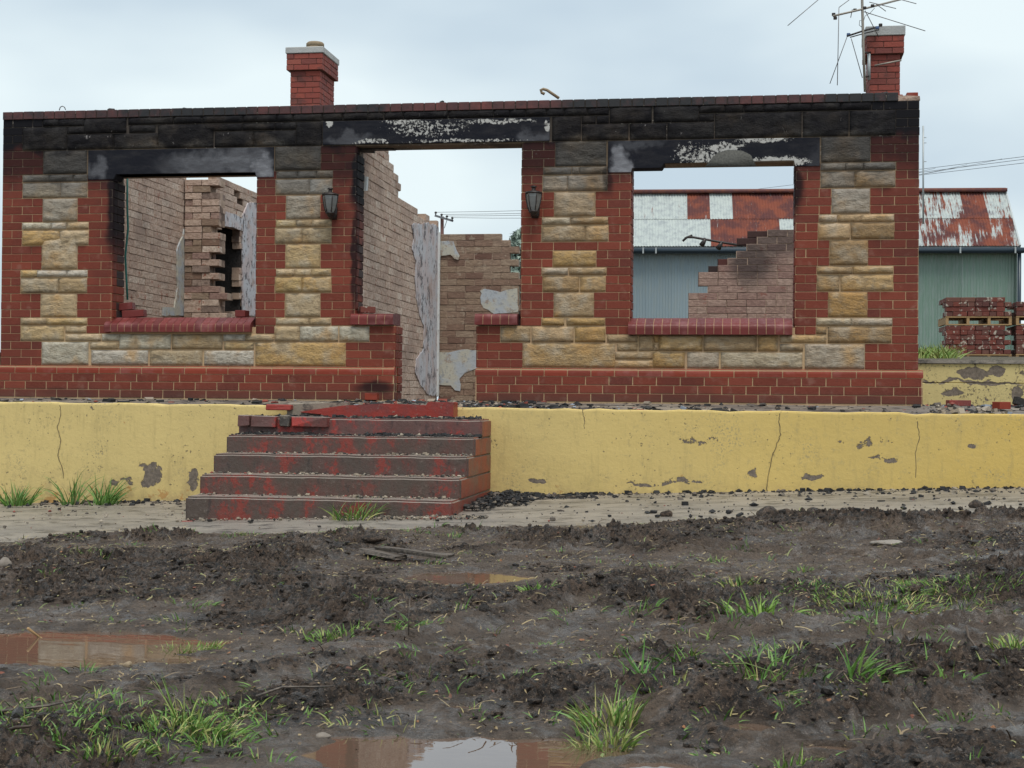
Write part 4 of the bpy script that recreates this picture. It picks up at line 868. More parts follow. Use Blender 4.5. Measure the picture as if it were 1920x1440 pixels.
# yard behind
def yard_z(x, y): return zt + .02 + max(0, min(1, (y - YR) / 9)) * .34
bm = bmesh.new(); xs_ = [-300, -60, -10, 0, 5, XR - .4, XR + 1, 12, 14, 18, 24, 60, 300]; ys_ = [YR + .15, 3.2, 4.5, 6, 8, 10.7, 14, 30, 80, 300]
for j in range(len(ys_) - 1):
    for i in range(len(xs_) - 1):
        if ys_[j] < 10 and xs_[i] < XR - .5: continue
        q = [(xs_[i], ys_[j]), (xs_[i + 1], ys_[j]), (xs_[i + 1], ys_[j + 1]), (xs_[i], ys_[j + 1])]; bm.faces.new([bm.verts.new((a, b, yard_z(a, b))) for a, b in q])
bmesh.ops.remove_doubles(bm, verts=bm.verts[:], dist=.001); link('yard_ground', mesh_of(bm, 'yard_ground', M['soil']), None, None, 'structure')

# ================================================================== GROUND
PGR = {}
def perlin(x, y, seed):
    N = 256
    if seed not in PGR: g = np.random.default_rng(seed).uniform(0, 2 * np.pi, (N, N)); PGR[seed] = (np.cos(g), np.sin(g))
    gx, gy = PGR[seed]
    xi, yi = np.floor(x).astype(int), np.floor(y).astype(int); xf, yf = x - xi, y - yi; u = xf ** 3 * (xf * (xf * 6 - 15) + 10); v = yf ** 3 * (yf * (yf * 6 - 15) + 10)
    def d(i, j): a, b = (xi + i) % N, (yi + j) % N; return gx[a, b] * (xf - i) + gy[a, b] * (yf - j)
    return (d(0, 0) * (1 - u) + d(1, 0) * u) * (1 - v) + (d(0, 1) * (1 - u) + d(1, 1) * u) * v
def sstep(a, b, v): t = np.clip((v - a) / (b - a), 0, 1); return t * t * (3 - 2 * t)
def plane_base(x, y): return -1.075 + .034 * np.clip(x, 0, 14) + .024 * (np.clip(y, -14, 3) - YW)
MUDE = lambda x: -4.15 + .16 * (x - 5.4) * (x < 5.4) * 1.0 + .06 * (x - 5.4) * (x >= 5.4) 
def edge_y(x):  # where the path ends and the mud begins
    return np.interp(x, [-5, 3.1, 5.2, 8, 9.5, 11, 20], [-4.5, -4.25, -3.95, -3.85, -3.7, -3.3, -3.2])
def gpt(px, py):      # point of the mean ground surface seen at a pixel
    p = None; d = ray(px, py); t = (-1.1 - CAM.z) / d.z
    for _ in range(12):
        p = CAM + d * t; z = float(plane_base(p.x, p.y)) - .02; t = (z - CAM.z) / d.z
    return CAM + d * t
PUD = []   # x, y, rx, ry, angle, level
def puddle(px0, px1, pyt, pyb, dz=-.02, ang=0):
    a, b = gpt(px0, (pyt + pyb) / 2), gpt(px1, (pyt + pyb) / 2); t, bt = gpt((px0 + px1) / 2, pyt), gpt((px0 + px1) / 2, pyb); c = gpt((px0 + px1) / 2, (pyt + pyb) / 2)
    PUD.append((c.x, (t.y + bt.y) / 2, (b - a).length / 2, abs(t.y - bt.y) / 2, ang, c.z + dz))
puddle(-160, 400, 1172, 1246); puddle(540, 1230, 1362, 1462); puddle(1360, 1450, 1350, 1372, -.01); puddle(740, 1010, 1066, 1098, -.008)
puddle(1150, 1330, 1420, 1450, -.015); puddle(640, 740, 1205, 1214, -.012); puddle(830, 900, 1318, 1330, -.012); puddle(1500, 1600, 1392, 1406, -.012)
RUTS = []
for (a, b, c, d, w_) in ((330, 1330, 1130, 1120, .17), (560, 1110, 1040, 1085, .20), (1040, 1360, 1440, 1290, .13), (1330, 1420, 1920, 1330, .20), (60, 1290, 560, 1200, .13), (1050, 1010, 1700, 1045, .15)):
    p, q = gpt(a, b), gpt(c, d); RUTS.append((p.x, p.y, q.x, q.y, w_))
def ground_h(x, y):
    base = plane_base(x, y) - .02
    wx = x + .25 * perlin(x * 1.3 + 7, y * 1.3, 1); wy = y + .25 * perlin(x * 1.3, y * 1.3 + 9, 2)
    low = perlin(wx * .55 + 3, wy * .75 + 5, 3) + .5 * perlin(wx * 1.5, wy * 1.9, 4)
    flat = sstep(.12, -.12, low + .35 * perlin(wx * 4, wy * 4, 12))            # 1 on the smooth wet flats
    h = .045 * low
    c1 = 1 - 2 * np.abs(perlin(wx * 3.1, wy * 3.4, 5)); c2 = 1 - 2 * np.abs(perlin(wx * 7.3 + 2, wy * 8.3, 6)); c3 = perlin(wx * 17, wy * 19, 7); c4 = perlin(x * 37 + 1.3 * c3, y * 41, 8); c5 = perlin(x * 75, y * 80, 9)
    cl = .026 * (c1 - .5) + .036 * (c2 - .4) + .056 * np.abs(c3) + .034 * c4 + .016 * c5
    for (x0_, y0_, x1_, y1_, w_) in RUTS:
        dx, dy = x1_ - x0_, y1_ - y0_; t = np.clip(((x - x0_) * dx + (y - y0_) * dy) / (dx * dx + dy * dy), 0, 1); dd = np.hypot(x - x0_ - t * dx, y - y0_ - t * dy) / w_ + .5 * perlin(x * 3, y * 3.3, 51)
        k = sstep(1.15, .6, dd); flat = np.maximum(flat, k); h -= .030 * k; h += .028 * np.exp(-((dd - 1.35) / .28) ** 2)
    h += cl * (1 - .72 * flat) * (.62 + 1.0 * sstep(-.1, .35, perlin(wx * 1.1 + 20, wy * 1.4, 10)))
    # a torn-up sod by the near puddle and a spoil ridge on the right
    for (px, py, rx, ry, hh) in ((1270, 1340, .26, .16, .11), (1700, 1005, .9, .35, .08), (1820, 1180, .6, .25, .06), (40, 1095, .3, .25, .06), (1460, 975, .3, .15, .05), (700, 1010, .5, .2, .03), (1440, 1180, .3, .2, .05)):
        p = gpt(px, py); d = ((x - p.x) / rx) ** 2 + ((y - p.y) / ry) ** 2; k = np.exp(-d * 1.2); h += hh * k * (.75 + .9 * c3 + .5 * c2)
    z = base + h; wet = flat * .8
    for (cx, cy, rx, ry, an, lv) in PUD:
        dp = np.sqrt(((x - cx) / rx) ** 2 + ((y - cy) / ry) ** 2); d = dp + .35 * perlin(x * 2.6, y * 4.1, 11) + .16 * perlin(x * 8, y * 11, 13)
        w = sstep(2.3, 1.45, dp); tgt = lv - .035 * sstep(1.1, .7, d) + .014 * sstep(.85, 1.15, d) + .15 * cl * sstep(.7, 1.2, d); z = z * (1 - w) + tgt * w; wet = np.maximum(wet, sstep(1.45, 1.0, d) * .9)
    ye = edge_y(x) + .10 * perlin(x * 2.2, y * 0 + 3, 14) + .05 * perlin(x * 7, y * 7, 15)
    under = sstep(-.10, .06, y - ye); z = z * (1 - under) + (path_z(x, y) - .10) * under
    far = np.clip(np.maximum(np.abs(x - 6.5) - 6, 0) / 10 + np.maximum(-y - 12, 0) / 8, 0, 1); z = z * (1 - far) + (base - .05) * far
    return z, wet
def build_ground():
    xs = np.concatenate([-300 + 0 * np.array([0.]), [-100, -40, -20, -10, -5, -2, 0, 1], np.arange(1.9, 11.3, .0125), [11.6, 12.3, 13.5, 15, 18, 25, 40, 100, 300]])
    ys = np.concatenate([[-300, -100, -40, -25, -18, -14, -12, -11.3], np.arange(-11.2, -7.5, .0115), np.arange(-7.5, -5.2, .014), np.arange(-5.2, -3.2, .017), [-3, -2.5, -1.6, 0, 5, 30, 100, 300]])
    X, Y = np.meshgrid(xs, ys); Z, Wt = ground_h(X, Y)
    ny, nx = X.shape; V = np.stack([X, Y, Z], -1).reshape(-1, 3).astype(np.float32)
    i = np.arange(nx - 1); j = np.arange(ny - 1); I, J = np.meshgrid(i, j); a = (J * nx + I).ravel(); Fq = np.stack([a, a + 1, a + nx + 1, a + nx], -1).astype(np.int32)
    me = bpy.data.meshes.new('ground'); me.vertices.add(len(V)); me.vertices.foreach_set('co', V.ravel()); me.loops.add(Fq.size); me.loops.foreach_set('vertex_index', Fq.ravel())
    me.polygons.add(len(Fq)); me.polygons.foreach_set('loop_start', np.arange(0, Fq.size, 4)); me.polygons.foreach_set('loop_total', np.full(len(Fq), 4)); me.update(calc_edges=True)
    at = me.attributes.new('wet', 'FLOAT', 'POINT'); at.data.foreach_set('value', Wt.ravel().astype(np.float32)); me.polygons.foreach_set('use_smooth', np.ones(len(Fq), bool))
    me.materials.append(M['mud']); link('ground', me, None, None, 'structure')
build_ground()
HX = np.arange(1.0, 12.0, .02); HY = np.arange(-11.5, -3.0, .02); HZ, HW = ground_h(*np.meshgrid(HX, HY))
def gh(x, y):
    u = min(max((x - 1.0) / .02, 0), len(HX) - 1.01); v = min(max((y + 11.5) / .02, 0), len(HY) - 1.01); i, j = int(u), int(v); a, b = u - i, v - j
    return float((HZ[j, i] * (1 - a) + HZ[j, i + 1] * a) * (1 - b) + (HZ[j + 1, i] * (1 - a) + HZ[j + 1, i + 1] * a) * b)
def gph(px, py):
    d = ray(px, py); t = (-1.05 - CAM.z) / d.z; p = CAM + d * t
    for _ in range(6): p = CAM + d * t; z = gh(p.x, p.y) if p.y < float(edge_y(p.x)) - .1 else path_z(p.x, p.y); t = (z - CAM.z) / d.z
    return CAM + d * t
# puddle water
for k, (cx, cy, rx, ry, an, lv) in enumerate(PUD):
    bm = bmesh.new(); vs_ = [bm.verts.new((cx + rx * 1.28 * math.cos(t), cy + ry * 1.28 * math.sin(t), lv)) for t in np.linspace(0, 2 * math.pi, 40, endpoint=False)]; bm.faces.new(vs_)
    link('puddle_water', mesh_of(bm, 'puddle_water', M['water']), None, None, 'structure')
# path slab
bm = bmesh.new(); xs_ = np.linspace(-12, 20, 200); rows_ = []
for x in xs_:
    ye = float(edge_y(x)) - .25; rows_.append([bm.verts.new((x, YW + .01, path_z(x, YW))), bm.verts.new((x, (YW + ye) / 2, path_z(x, (YW + ye) / 2) + .004 * math.sin(x * 3))), bm.verts.new((x, ye, path_z(x, ye) - .02)), bm.verts.new((x, ye, path_z(x, ye) - .2))])
for i in range(len(xs_) - 1):
    for k in range(3): bm.faces.new((rows_[i][k], rows_[i + 1][k], rows_[i + 1][k + 1], rows_[i][k + 1]))
link('path', mesh_of(bm, 'path', M['path']), None, None, 'structure')

# ================================================================== DEBRIS
def scatter(name, mat, spots, n, smin, smax, zf, flat=.5, elong=1.6, label=None):
    """n irregular fragments inside the boxes given in spots (x0,x1,y0,y1,weight)"""
    wts = np.array([s[4] for s in spots], float); wts /= wts.sum(); V, Fc, T = [], [], []
    base = [(1, 0, 0), (-1, 0, 0), (0, 1, 0), (0, -1, 0), (0, 0, 1), (0, 0, -1)]; fs = [(0, 2, 4), (2, 1, 4), (1, 3, 4), (3, 0, 4), (2, 0, 5), (1, 2, 5), (3, 1, 5), (0, 3, 5)]
    cube = [(-1, -1, -1), (1, -1, -1), (1, 1, -1), (-1, 1, -1), (-1, -1, 1), (1, -1, 1), (1, 1, 1), (-1, 1, 1)]; cf = [(0, 3, 2, 1), (4, 5, 6, 7), (0, 1, 5, 4), (1, 2, 6, 5), (2, 3, 7, 6), (3, 0, 4, 7)]
    for _ in range(n):
        s = spots[RNG.choice(len(spots), p=wts)]; x = random.uniform(s[0], s[1]); y = random.uniform(s[2], s[3]); z = zf(x, y)
        if z is None: continue
        sz = smin * (smax / smin) ** (random.random() ** 2.2); R = Matrix.Rotation(random.uniform(0, 6.3), 3, 'Z') @ Matrix.Rotation(random.uniform(-.5, .5), 3, 'X')
        sh, ff = (base, fs) if random.random() < .5 else (cube, cf); q = .7 if sh is cube else 1; b = len(V); e = random.uniform(1, elong); t = random.random(); fl = random.uniform(flat * .6, min(1, flat * 1.6))
        for p in sh: V.append(Vector((x, y, z + sz * fl * .35)) + R @ Vector((p[0] * sz * e * q * random.uniform(.75, 1.2), p[1] * sz * q * random.uniform(.75, 1.2), p[2] * sz * fl * q * random.uniform(.75, 1.2))))
        Fc += [tuple(i + b for i in f) for f in ff]; T += [t] * len(ff)
    me = pydata(name, V, Fc, mat); at = me.attributes.new('tint', 'FLOAT', 'FACE'); at.data.foreach_set('value', T); link(name, me, None, None, 'stuff', label)
dz = lambda x, y: deckz(x, y)
scatter('rubble', M['rub'], [(XL - 1, XR + .3, YW + .05, YW + .45, 3), (XL - 1, XR + .3, YW + .45, -.1, 1.2), (P(600, 750, -.9).x, P(1000, 750, -.9).x, -1.3, .2, 3.2), (XR, 14, -1.2, 1.6, 2.2), (X_(1000, 740), X_(1130, 740), -1.3, -1, 1.0), (X_(1280, 740), X_(1400, 740), -1.3, -1, .9), (X_(0, 740), X_(120, 740), -1.35, -1.1, .7)], 7000, .006, .042, dz, .45, 1.8, 'burnt rubble, ash and broken plaster strewn along the terrace edge')
scatter('ash_heap', M['rub'], [(X_(a, 740), X_(b, 740), -1.34, -1.0, 1) for a, b in ((1005, 1085), (1195, 1240), (1285, 1385), (0, 95), (880, 1000))], 1100, .015, .05, lambda x, y: deckz(x, y) + random.uniform(0, .055), .5, 2.2, 'small heaps of ash and curled scraps on the terrace edge')
scatter('pale_rubble', M['grav'], [(XR + .05, 13.5, -1.2, -.2, 1), (XR + .03, XR + .4, -1.2, -.9, 1.2)], 900, .008, .05, lambda x, y: deckz(x, y) + (.09 * max(0, 1 - abs(x - XR - .2) / .22) * random.random()), .6, 1.6, 'pale mortar rubble beside the right corner')
for k, (l, r, y, Y) in enumerate(ST[:5]):
    yn = ST[k + 1][3] if k < 4 else -1.62
    def zf(x, y_, k=k): return tops[k] + .001
    scatter('step_debris', M['grav'] if k < 3 else M['coal'], [(XL_ST + .02, XR_ST - .05, Y + .06, yn - .002, 1), (XL_ST, XR_ST, yn - .09, yn - .004, .6)] + [(a_, a_ + random.uniform(.12, .4), yn - .11, yn - .004, random.uniform(.15, .6)) for a_ in [random.uniform(XL_ST, XR_ST - .45) for _ in range(6)]] + [(XR_ST - .5, XR_ST - .06, yn - .12, yn - .004, .8)], 420 + (1300 if k == 3 else 900 if k == 4 else 0), .004, .020 if k < 3 else .028, zf, .7, 1.5, 'grit and charcoal lying on the step')
scatter('path_debris', M['coal'], [(XL - 2, 14, YW - .14, YW - .01, 4), (XR_ST + .02, XR_ST + .25, -2.9, YW, 2), (XR_ST + .02, XR_ST + .5, -2.5, YW, 2), (XR_ST + .02, XR_ST + 1.0, -1.9, YW, 2), (XR_ST, 12, YW - .5, YW, 1.6), (XL - 2, XL_ST, YW - .5, YW, 1.2), (5.5, 13, -3.8, -1.8, 1.2)], 4200, .005, .035, lambda x, y: path_z(x, y) + (.05 * math.exp(-((x - XR_ST - .2) / .25) ** 2) * random.random() if y < -1.5 else 0), .6, 1.5, 'charcoal and wet ash along the foot of the yellow wall')
scatter('gravel', M['grav'], [(XL - 1, XL_ST, YW - 1.6, YW, 1), (XR_ST - .9, XR_ST + .3, -3.45, -3.25, 1.6), (XL_ST, XR_ST, -3.36, -3.23, .6), (XL - 1, 13, -4, YW, 1.5)], 1500, .004, .022, lambda x, y: path_z(x, y), .7, 1.4, 'pale grit scattered on the concrete path')
# clods on the mud
def gz(x, y): return gh(x, y) if y < float(edge_y(x)) + .1 else path_z(x, y)
def clods():
    n = 26000; xs = RNG.uniform(2, 11, n); ys = RNG.uniform(-10.9, -3.5, n); zz, ww = ground_h(xs, ys); keep = (ww < .5) & (np.abs(perlin(xs * 1.2, ys * 1.5, 33)) > .08); xs, ys, zz = xs[keep], ys[keep], zz[keep]
    V, Fc, T = [], [], []; ico = bmesh.new(); bmesh.ops.create_icosphere(ico, subdivisions=1, radius=1); iv = [v.co.copy() for v in ico.verts]; ifc = [[v.index for v in f.verts] for f in ico.faces]; ico.free()
    for x, y, z in zip(xs, ys, zz):
        s = .0065 * (4.4) ** (random.random() ** 2.6); b = len(V); ax = (random.uniform(.7, 1.5), random.uniform(.7, 1.3), random.uniform(.5, .9)); a = random.uniform(0, 6.3); ca, sa = math.cos(a), math.sin(a)
        for p in iv:
            r = random.uniform(.72, 1.2) * s; q = (p.x * ax[0] * r, p.y * ax[1] * r, p.z * ax[2] * r); V.append((x + q[0] * ca - q[1] * sa, y + q[0] * sa + q[1] * ca, z + q[2] + s * .2))
        Fc += [tuple(i + b for i in f) for f in ifc]; T += [random.random() if random.random() < .55 else 0] * len(ifc)
    me = pydata('mud_clods', V, Fc, M['mud'], False); at = me.attributes.new('tint', 'FLOAT', 'FACE'); at.data.foreach_set('value', T); link('mud_clods', me, None, None, 'stuff', 'loose wet clods of churned soil')
clods()
# straw, roots and rotten stalks pressed in the mud
def strips(name, mat, n, region, lmin, lmax, wid, zoff, curl, label, arch=0.0):
    V, Fc, T = [], [], []
    xs = RNG.uniform(region[0], region[1], n); ys = RNG.uniform(region[2], region[3], n); zz, _ = ground_h(xs, ys)
    for x, y, z in zip(xs, ys, zz):
        if region[4] and not region[4](x, y): continue
        L = lmin * (lmax / lmin) ** (random.random() ** 2); a = random.uniform(0, 6.3); w = wid * random.uniform(.6, 1.5); p = Vector((x, y, z + zoff)); b = len(V); m_ = 4; el = random.uniform(-.05, .35 + arch); t = random.random()
        for k in range(m_):
            s = Vector((-math.sin(a), math.cos(a), .4)) * w * (1 - .5 * k / m_); V.append(p - s); V.append(p + s)
            p = p + Vector((math.cos(a) * math.cos(el), math.sin(a) * math.cos(el), math.sin(el))) * L / m_; a += random.uniform(-curl, curl); el -= random.uniform(0, .35)
        for k in range(m_ - 1): Fc.append((b + 2 * k, b + 2 * k + 1, b + 2 * k + 3, b + 2 * k + 2)); T.append(t)
    me = pydata(name, V, Fc, mat); at = me.attributes.new('tint', 'FLOAT', 'FACE'); at.data.foreach_set('value', T); link(name, me, None, None, 'stuff', label)
inmud = lambda x, y: y < float(edge_y(x)) - .02
strips('root_litter', M['straw'], 20000, (2, 11, -10.6, -3.6, lambda x, y: inmud(x, y) and perlin(np.array([x * 1.1]), np.array([y * 1.3]), 40)[0] > -.25), .015, .12, .0024, .008, .6, 'rotten straw and torn roots in the churned mud', .3)

# ================================================================== GRASS
def blade_tuft(cx, cy, n, h, spread, lean=(0, 0), wid=.0035, droop=.9, zf=None, hv=.5, tl=(0, 1), dens=1.0):
    V, Fc, T = [], [], []
    for _ in range(n):
        r = spread * math.sqrt(random.random()); a = random.uniform(0, 6.3); x = cx + r * math.cos(a) * 1.3; y = cy + r * math.sin(a); z = (zf(x, y) if zf else gz(x, y)) - .004
        d = Vector((math.cos(a) * r / spread * .7 + lean[0] + random.gauss(0, .3), math.sin(a) * r / spread * .6 + lean[1] + random.gauss(0, .3), 1)).normalized(); L = h * .82 * random.uniform(1 - hv, 1.15); m_ = 4; w = wid * random.uniform(.7, 1.4)
        p = Vector((x, y, z)); side = Vector((random.gauss(0, 1), random.gauss(0, .5), 0)); side = (side - d * side.dot(d)).normalized(); b = len(V); t = tl[0] + (tl[1] - tl[0]) * random.random(); dr = droop * random.uniform(.3, 1.3)
        for k in range(m_ + 1):
            ww = w * (1 - (k / m_) ** 1.6) + .0002; V.append(p - side * ww); V.append(p + side * ww); p = p + d * L / m_; hor = Vector((d.x, d.y, 0)); d = (d + hor * dr * .35 + Vector((0, 0, -dr * .18))).normalized()
        for k in range(m_): Fc.append((b + 2 * k, b + 2 * k + 1, b + 2 * k + 3, b + 2 * k + 2)); T.append(t)
    return V, Fc, T
def tuft(label, px, py, n, h, spread, lean=(0, 0), wid=.0035, droop=.9, col=(1, 1, 1), zf=None, tl=(0, 1), name='grass_tuft', at=None):
    p = at or gph(px, py); V, Fc, T = blade_tuft(p.x, p.y, n, h, spread, lean, wid, droop, zf, tl=tl); me = pydata(name, [Vector(v) - p for v in V], Fc, M['grass']); a_ = me.attributes.new('tint', 'FLOAT', 'FACE'); a_.data.foreach_set('value', T)
    link(name, me, None, Matrix.Translation(p), None, label, 'grass tuft' if name == 'grass_tuft' else 'weed', None, col)
pth = lambda x, y: path_z(x, y)
tuft('spiky green tuft at the foot of the yellow wall at the far left edge', 32, 948, 90, .30, .10, wid=.006, droop=.7, zf=pth, tl=(0, .5))
tuft('tall bent blades against the yellow wall, left one of a pair', 135, 946, 34, .48, .07, wid=.006, droop=1.0, zf=pth, tl=(0, .4))
tuft('tall leaning blades against the yellow wall beside the brown peeled patch', 195, 946, 60, .40, .12, (.2, 0), wid=.006, droop=.8, zf=pth, tl=(0, .4))
tuft('loose yellow-green grass growing at the foot of the lowest step', 665, 973, 80, .26, .14, wid=.004, droop=1.2, zf=pth, tl=(.2, 1))
tuft('dense green tuft standing in the edge of the left puddle', 352, 1232, 190, .085, .11, wid=.003, droop=.7, tl=(0, .7))
tuft('bright green tuft leaning over the near puddle', 1140, 1345, 85, .15, .075, (-.15, 0), wid=.0036, droop=.8, tl=(0, .8))
tuft('yellow-green shaggy tuft at the lip of the near puddle', 1128, 1398, 170, .10, .08, (-.1, -.3), wid=.0025, droop=1.1, tl=(.4, 1))
tuft('few long blue-green blades rising from the torn sod', 1205, 1290, 9, .20, .02, (-.35, 0), wid=.004, droop=.2, col=(.8, 1.1, 1.3), tl=(0, .4))
tuft('small fringe of grass on the torn sod', 1250, 1302, 50, .05, .09, wid=.003, tl=(0, .7))
tuft('dark green flopped-over blades right of centre', 1622, 1285, 40, .17, .05, (.7, -.1), wid=.0045, droop=1.0, col=(.7, .85, .75), tl=(0, .4))
tuft('pale strip of long grass lying across the right side, left half', 1650, 1138, 420, .06, .24, wid=.0019, droop=1.4, col=(1.35, 1.25, 1.25), tl=(.2, 1))
tuft('pale strip of long grass lying across the right side, right half', 1800, 1125, 520, .065, .28, wid=.0019, droop=1.4, col=(1.35, 1.25, 1.3), tl=(.2, 1))
tuft('green sprig with leaning blades in the middle of the mud', 1010, 1110, 30, .09, .05, wid=.005, tl=(0, .5))
tuft('broad-leaved weed with a thin stalk among sparse blades', 1420, 1150, 45, .15, .13, wid=.005, droop=1.2, col=(1.1, 1.1, 1), tl=(.1, .8))
tuft('bushy light green grass clump in the lower left corner area', 330, 1372, 110, .10, .13, (.15, 0), wid=.0028, droop=1.4, col=(1.1, 1.1, 1.1), tl=(.1, .9))
tuft('low spread of grass at the left edge near the bottom', 60, 1375, 60, .06, .18, wid=.0026, droop=1.3, tl=(.1, 1))
tuft('low ragged grass between the left edge and the bushy clump', 200, 1350, 60, .06, .18, wid=.0026, droop=1.4, tl=(.1, 1))
tuft('tall thin seedlings above the lower left grass', 340, 1345, 12, .24, .03, (.05, 0), wid=.0028, droop=.3, tl=(.2, .7))
tuft('dark green fan of blades at the right of the lower left grass', 400, 1375, 40, .11, .08, (.6, 0), wid=.004, droop=.9, col=(.7, .9, .8), tl=(0, .3))
tuft('open tuft of yellowing blades left of the sod', 635, 1195, 90, .07, .12, wid=.0028, tl=(.3, 1))
tuft('fan of bent grass near the bottom edge at left', 205, 1415, 60, .09, .10, (.2, 0), wid=.003, tl=(.2, .9))
tuft('small green tuft at the bottom edge right of centre', 1500, 1425, 60, .08, .06, (.3, 0), wid=.0028, tl=(.2, .9))
tuft('small upright grass by the left path edge', 160, 1045, 70, .07, .10, wid=.003, tl=(.1, .8))
tuft('sparse sprigs on the sod at the centre right', 1440, 1260, 50, .15, .10, wid=.003, tl=(.3, 1))
tuft('green blades at the right edge of the frame', 1905, 1215, 70, .09, .08, wid=.003, tl=(.1, .7))
tuft('low green clump above the pale strip', 1385, 1100, 60, .09, .08, wid=.003, tl=(.1, .7))
def grass_scatter():
    V, Fc, T = [], [], []
    spots = []
    for (a, b, c, d, n) in ((0, 520, 1330, 1430, 50), (0, 1900, 1010, 1440, 170), (1000, 1900, 1100, 1330, 60), (560, 900, 1150, 1300, 25), (0, 900, 990, 1010, 60), (0, 450, 1300, 1400, 60), (1400, 1900, 1090, 1150, 40)):
        for _ in range(n): spots.append((random.uniform(a, b), random.uniform(c, d)))
    for px, py in spots:
        p = gph(px, py)
        if p.y > float(edge_y(p.x)): continue
        inw = any(((p.x - q[0]) / q[2]) ** 2 + ((p.y - q[1]) / q[3]) ** 2 < 1.0 for q in PUD)
        if inw: continue
        k = random.random(); v, f, t = blade_tuft(p.x, p.y, int(4 + 22 * k ** 2), .03 + .07 * random.random(), .02 + .06 * k, (random.gauss(0, .4), random.gauss(0, .3)), .0024, 1.3, None, .5, (random.uniform(0, .5), random.uniform(.6, 1)))
        b = len(V); V += v; Fc += [tuple(i + b for i in q) for q in f]; T += t
    me = pydata('grass', V, Fc, M['grass']); at = me.attributes.new('tint', 'FLOAT', 'FACE'); at.data.foreach_set('value', T); link('grass', me, None, None, 'stuff', 'sparse sprigs of grass surviving in the mud')
grass_scatter()
strips('dead_leaves', M['leaf'], 700, (2.5, 10.5, -10.4, -4, lambda x, y: inmud(x, y)), .015, .04, .007, .006, .9, 'brown dead leaves stuck in the mud', .4)
strips('straw_chips', M['straw'], 9000, (2, 11, -10.8, -3.7, lambda x, y: inmud(x, y)), .008, .025, .0045, .006, .3, 'chips of straw, bark and stalk in the mud', .2)
# grass by the shed
V, Fc, T = [], [], []
for k in range(26):
    p = P(random.uniform(1716, 1775), 676, random.uniform(6, 9)); v, f, t = blade_tuft(p.x, p.y, 22, .28, .16, (0, 0), .008, 1.0, yard_z, tl=(0, .35)); b = len(V); V += v; Fc += [tuple(i + b for i in q) for q in f]; T += t
me = pydata('grass', V, Fc, M['grass']); at = me.attributes.new('tint', 'FLOAT', 'FACE'); at.data.foreach_set('value', T); link('grass', me, None, None, 'stuff', 'lush green grass between the house corner and the brick pallet')

# sticks, boards, stones
def stick(label, pts, r, mat='wood', name='stick', lift=.012, cat='stick', z=None):
    q = [gph(a, b) + Vector((0, 0, lift + (c if c else 0))) for a, b, c in pts]; bm = bmesh.new(); o = q[0].copy(); tube(bm, [p - o for p in q], r, 6, r * .5); link(name, mesh_of(bm, name, M[mat], True), None, Matrix.Translation(o), None, label, cat)
stick('pale bare stick lying out over the left puddle', [(52, 1195, .03), (75, 1208, .02), (95, 1222, .01), (118, 1238, 0)], .007, 'pallet')
stick('long dark twig lying across the lower left mud', [(0, 1340, .0), (40, 1341, .01), (90, 1340, .02), (125, 1330, .015), (150, 1325, .02), (165, 1317, .03)], .006)
stick('thin dark twig left of the near puddle', [(480, 1312, 0), (530, 1305, .02), (580, 1302, .015), (625, 1298, .01)], .005)
stick('pale curved stick near the right edge', [(1812, 1180, .0), (1816, 1205, .01), (1832, 1232, .02), (1875, 1253, 0)], .006, 'straw')
stick('upright thin dark stick standing in the mud at the centre', [(766, 1196, 0), (766, 1196, .09), (768, 1196, .17)], .004)
stick('curved brown root arching in the lower right mud', [(1620, 1335, .0), (1660, 1322, .05), (1700, 1335, .05), (1740, 1362, 0)], .004, 'straw')
stick('thin straight stalk lying over the sod', [(1335, 1278, .05), (1400, 1278, .05), (1470, 1290, .03)], .003, 'straw')
stick('yellowed forked stalk in the lower left grass', [(0, 1387, .01), (30, 1383, .02), (60, 1380, .02)], .008, 'straw')
def board(label, pts, w, th, name='weathered_board', mat='wood', cat='board', dz_=.03):
    a, b = gph(*pts[0]), gph(*pts[1]); a.z += dz_; b.z += dz_; d = b - a; L = d.length; m4 = Matrix.Translation(a) @ d.to_track_quat('X', 'Z').to_matrix().to_4x4(); bm = bmesh.new(); box(bm, (0, -w / 2, 0), (L, w / 2, th), jit=.006); bmesh.ops.subdivide_edges(bm, edges=bm.edges[:], cuts=2)
    for v in bm.verts: v.co += Vector([random.uniform(-.004, .004) for _ in range(3)])
    link(name, mesh_of(bm, name, M[mat]), None, m4, None, label, cat)
board('longer grey weathered plank lying in the mud below the steps', [(712, 1040), (842, 1056)], .09, .022)
board('short split plank end under the left end of the longer plank', [(684, 1040), (752, 1053)], .10, .025, dz_=.015)
board('charred stick lying on the far mud at right', [(1600, 967), (1705, 978)], .03, .03, mat='burnt')
def rock(label, px, py, sx, sy, sz, mat='pebble', at=None, name='stone', cat='stone'):
    p = at or gph(px, py); bm = bmesh.new(); bmesh.ops.create_icosphere(bm, subdivisions=3, radius=1)
    for v in bm.verts:
        n = 1 + .14 * math.sin(v.co.x * 4 + px) + .1 * math.sin(v.co.y * 5 + py) + random.uniform(-.02, .02); v.co = Vector((v.co.x * sx * n, v.co.y * sy * n, v.co.z * sz * n))
    link(name, mesh_of(bm, name, M[mat], True), None, Matrix.Translation(p + Vector((0, 0, sz * .3))), None, label, cat)
rock('flat pale stone lying near the path at the right', 1665, 1020, .10, .08, .02, 'path'); rock('flat pale slab of stone at the right edge of the mud', 1866, 1021, .12, .09, .02, 'path')
rock('small brown stone on the mud left of the near puddle tuft', 1119, 1289, .022, .02, .014); rock('tan round stone in the ridge below the left puddle', 239, 1249, .02, .018, .015, 'pot'); rock('pale clod at the far left of the mud', 8, 1062, .05, .05, .04)
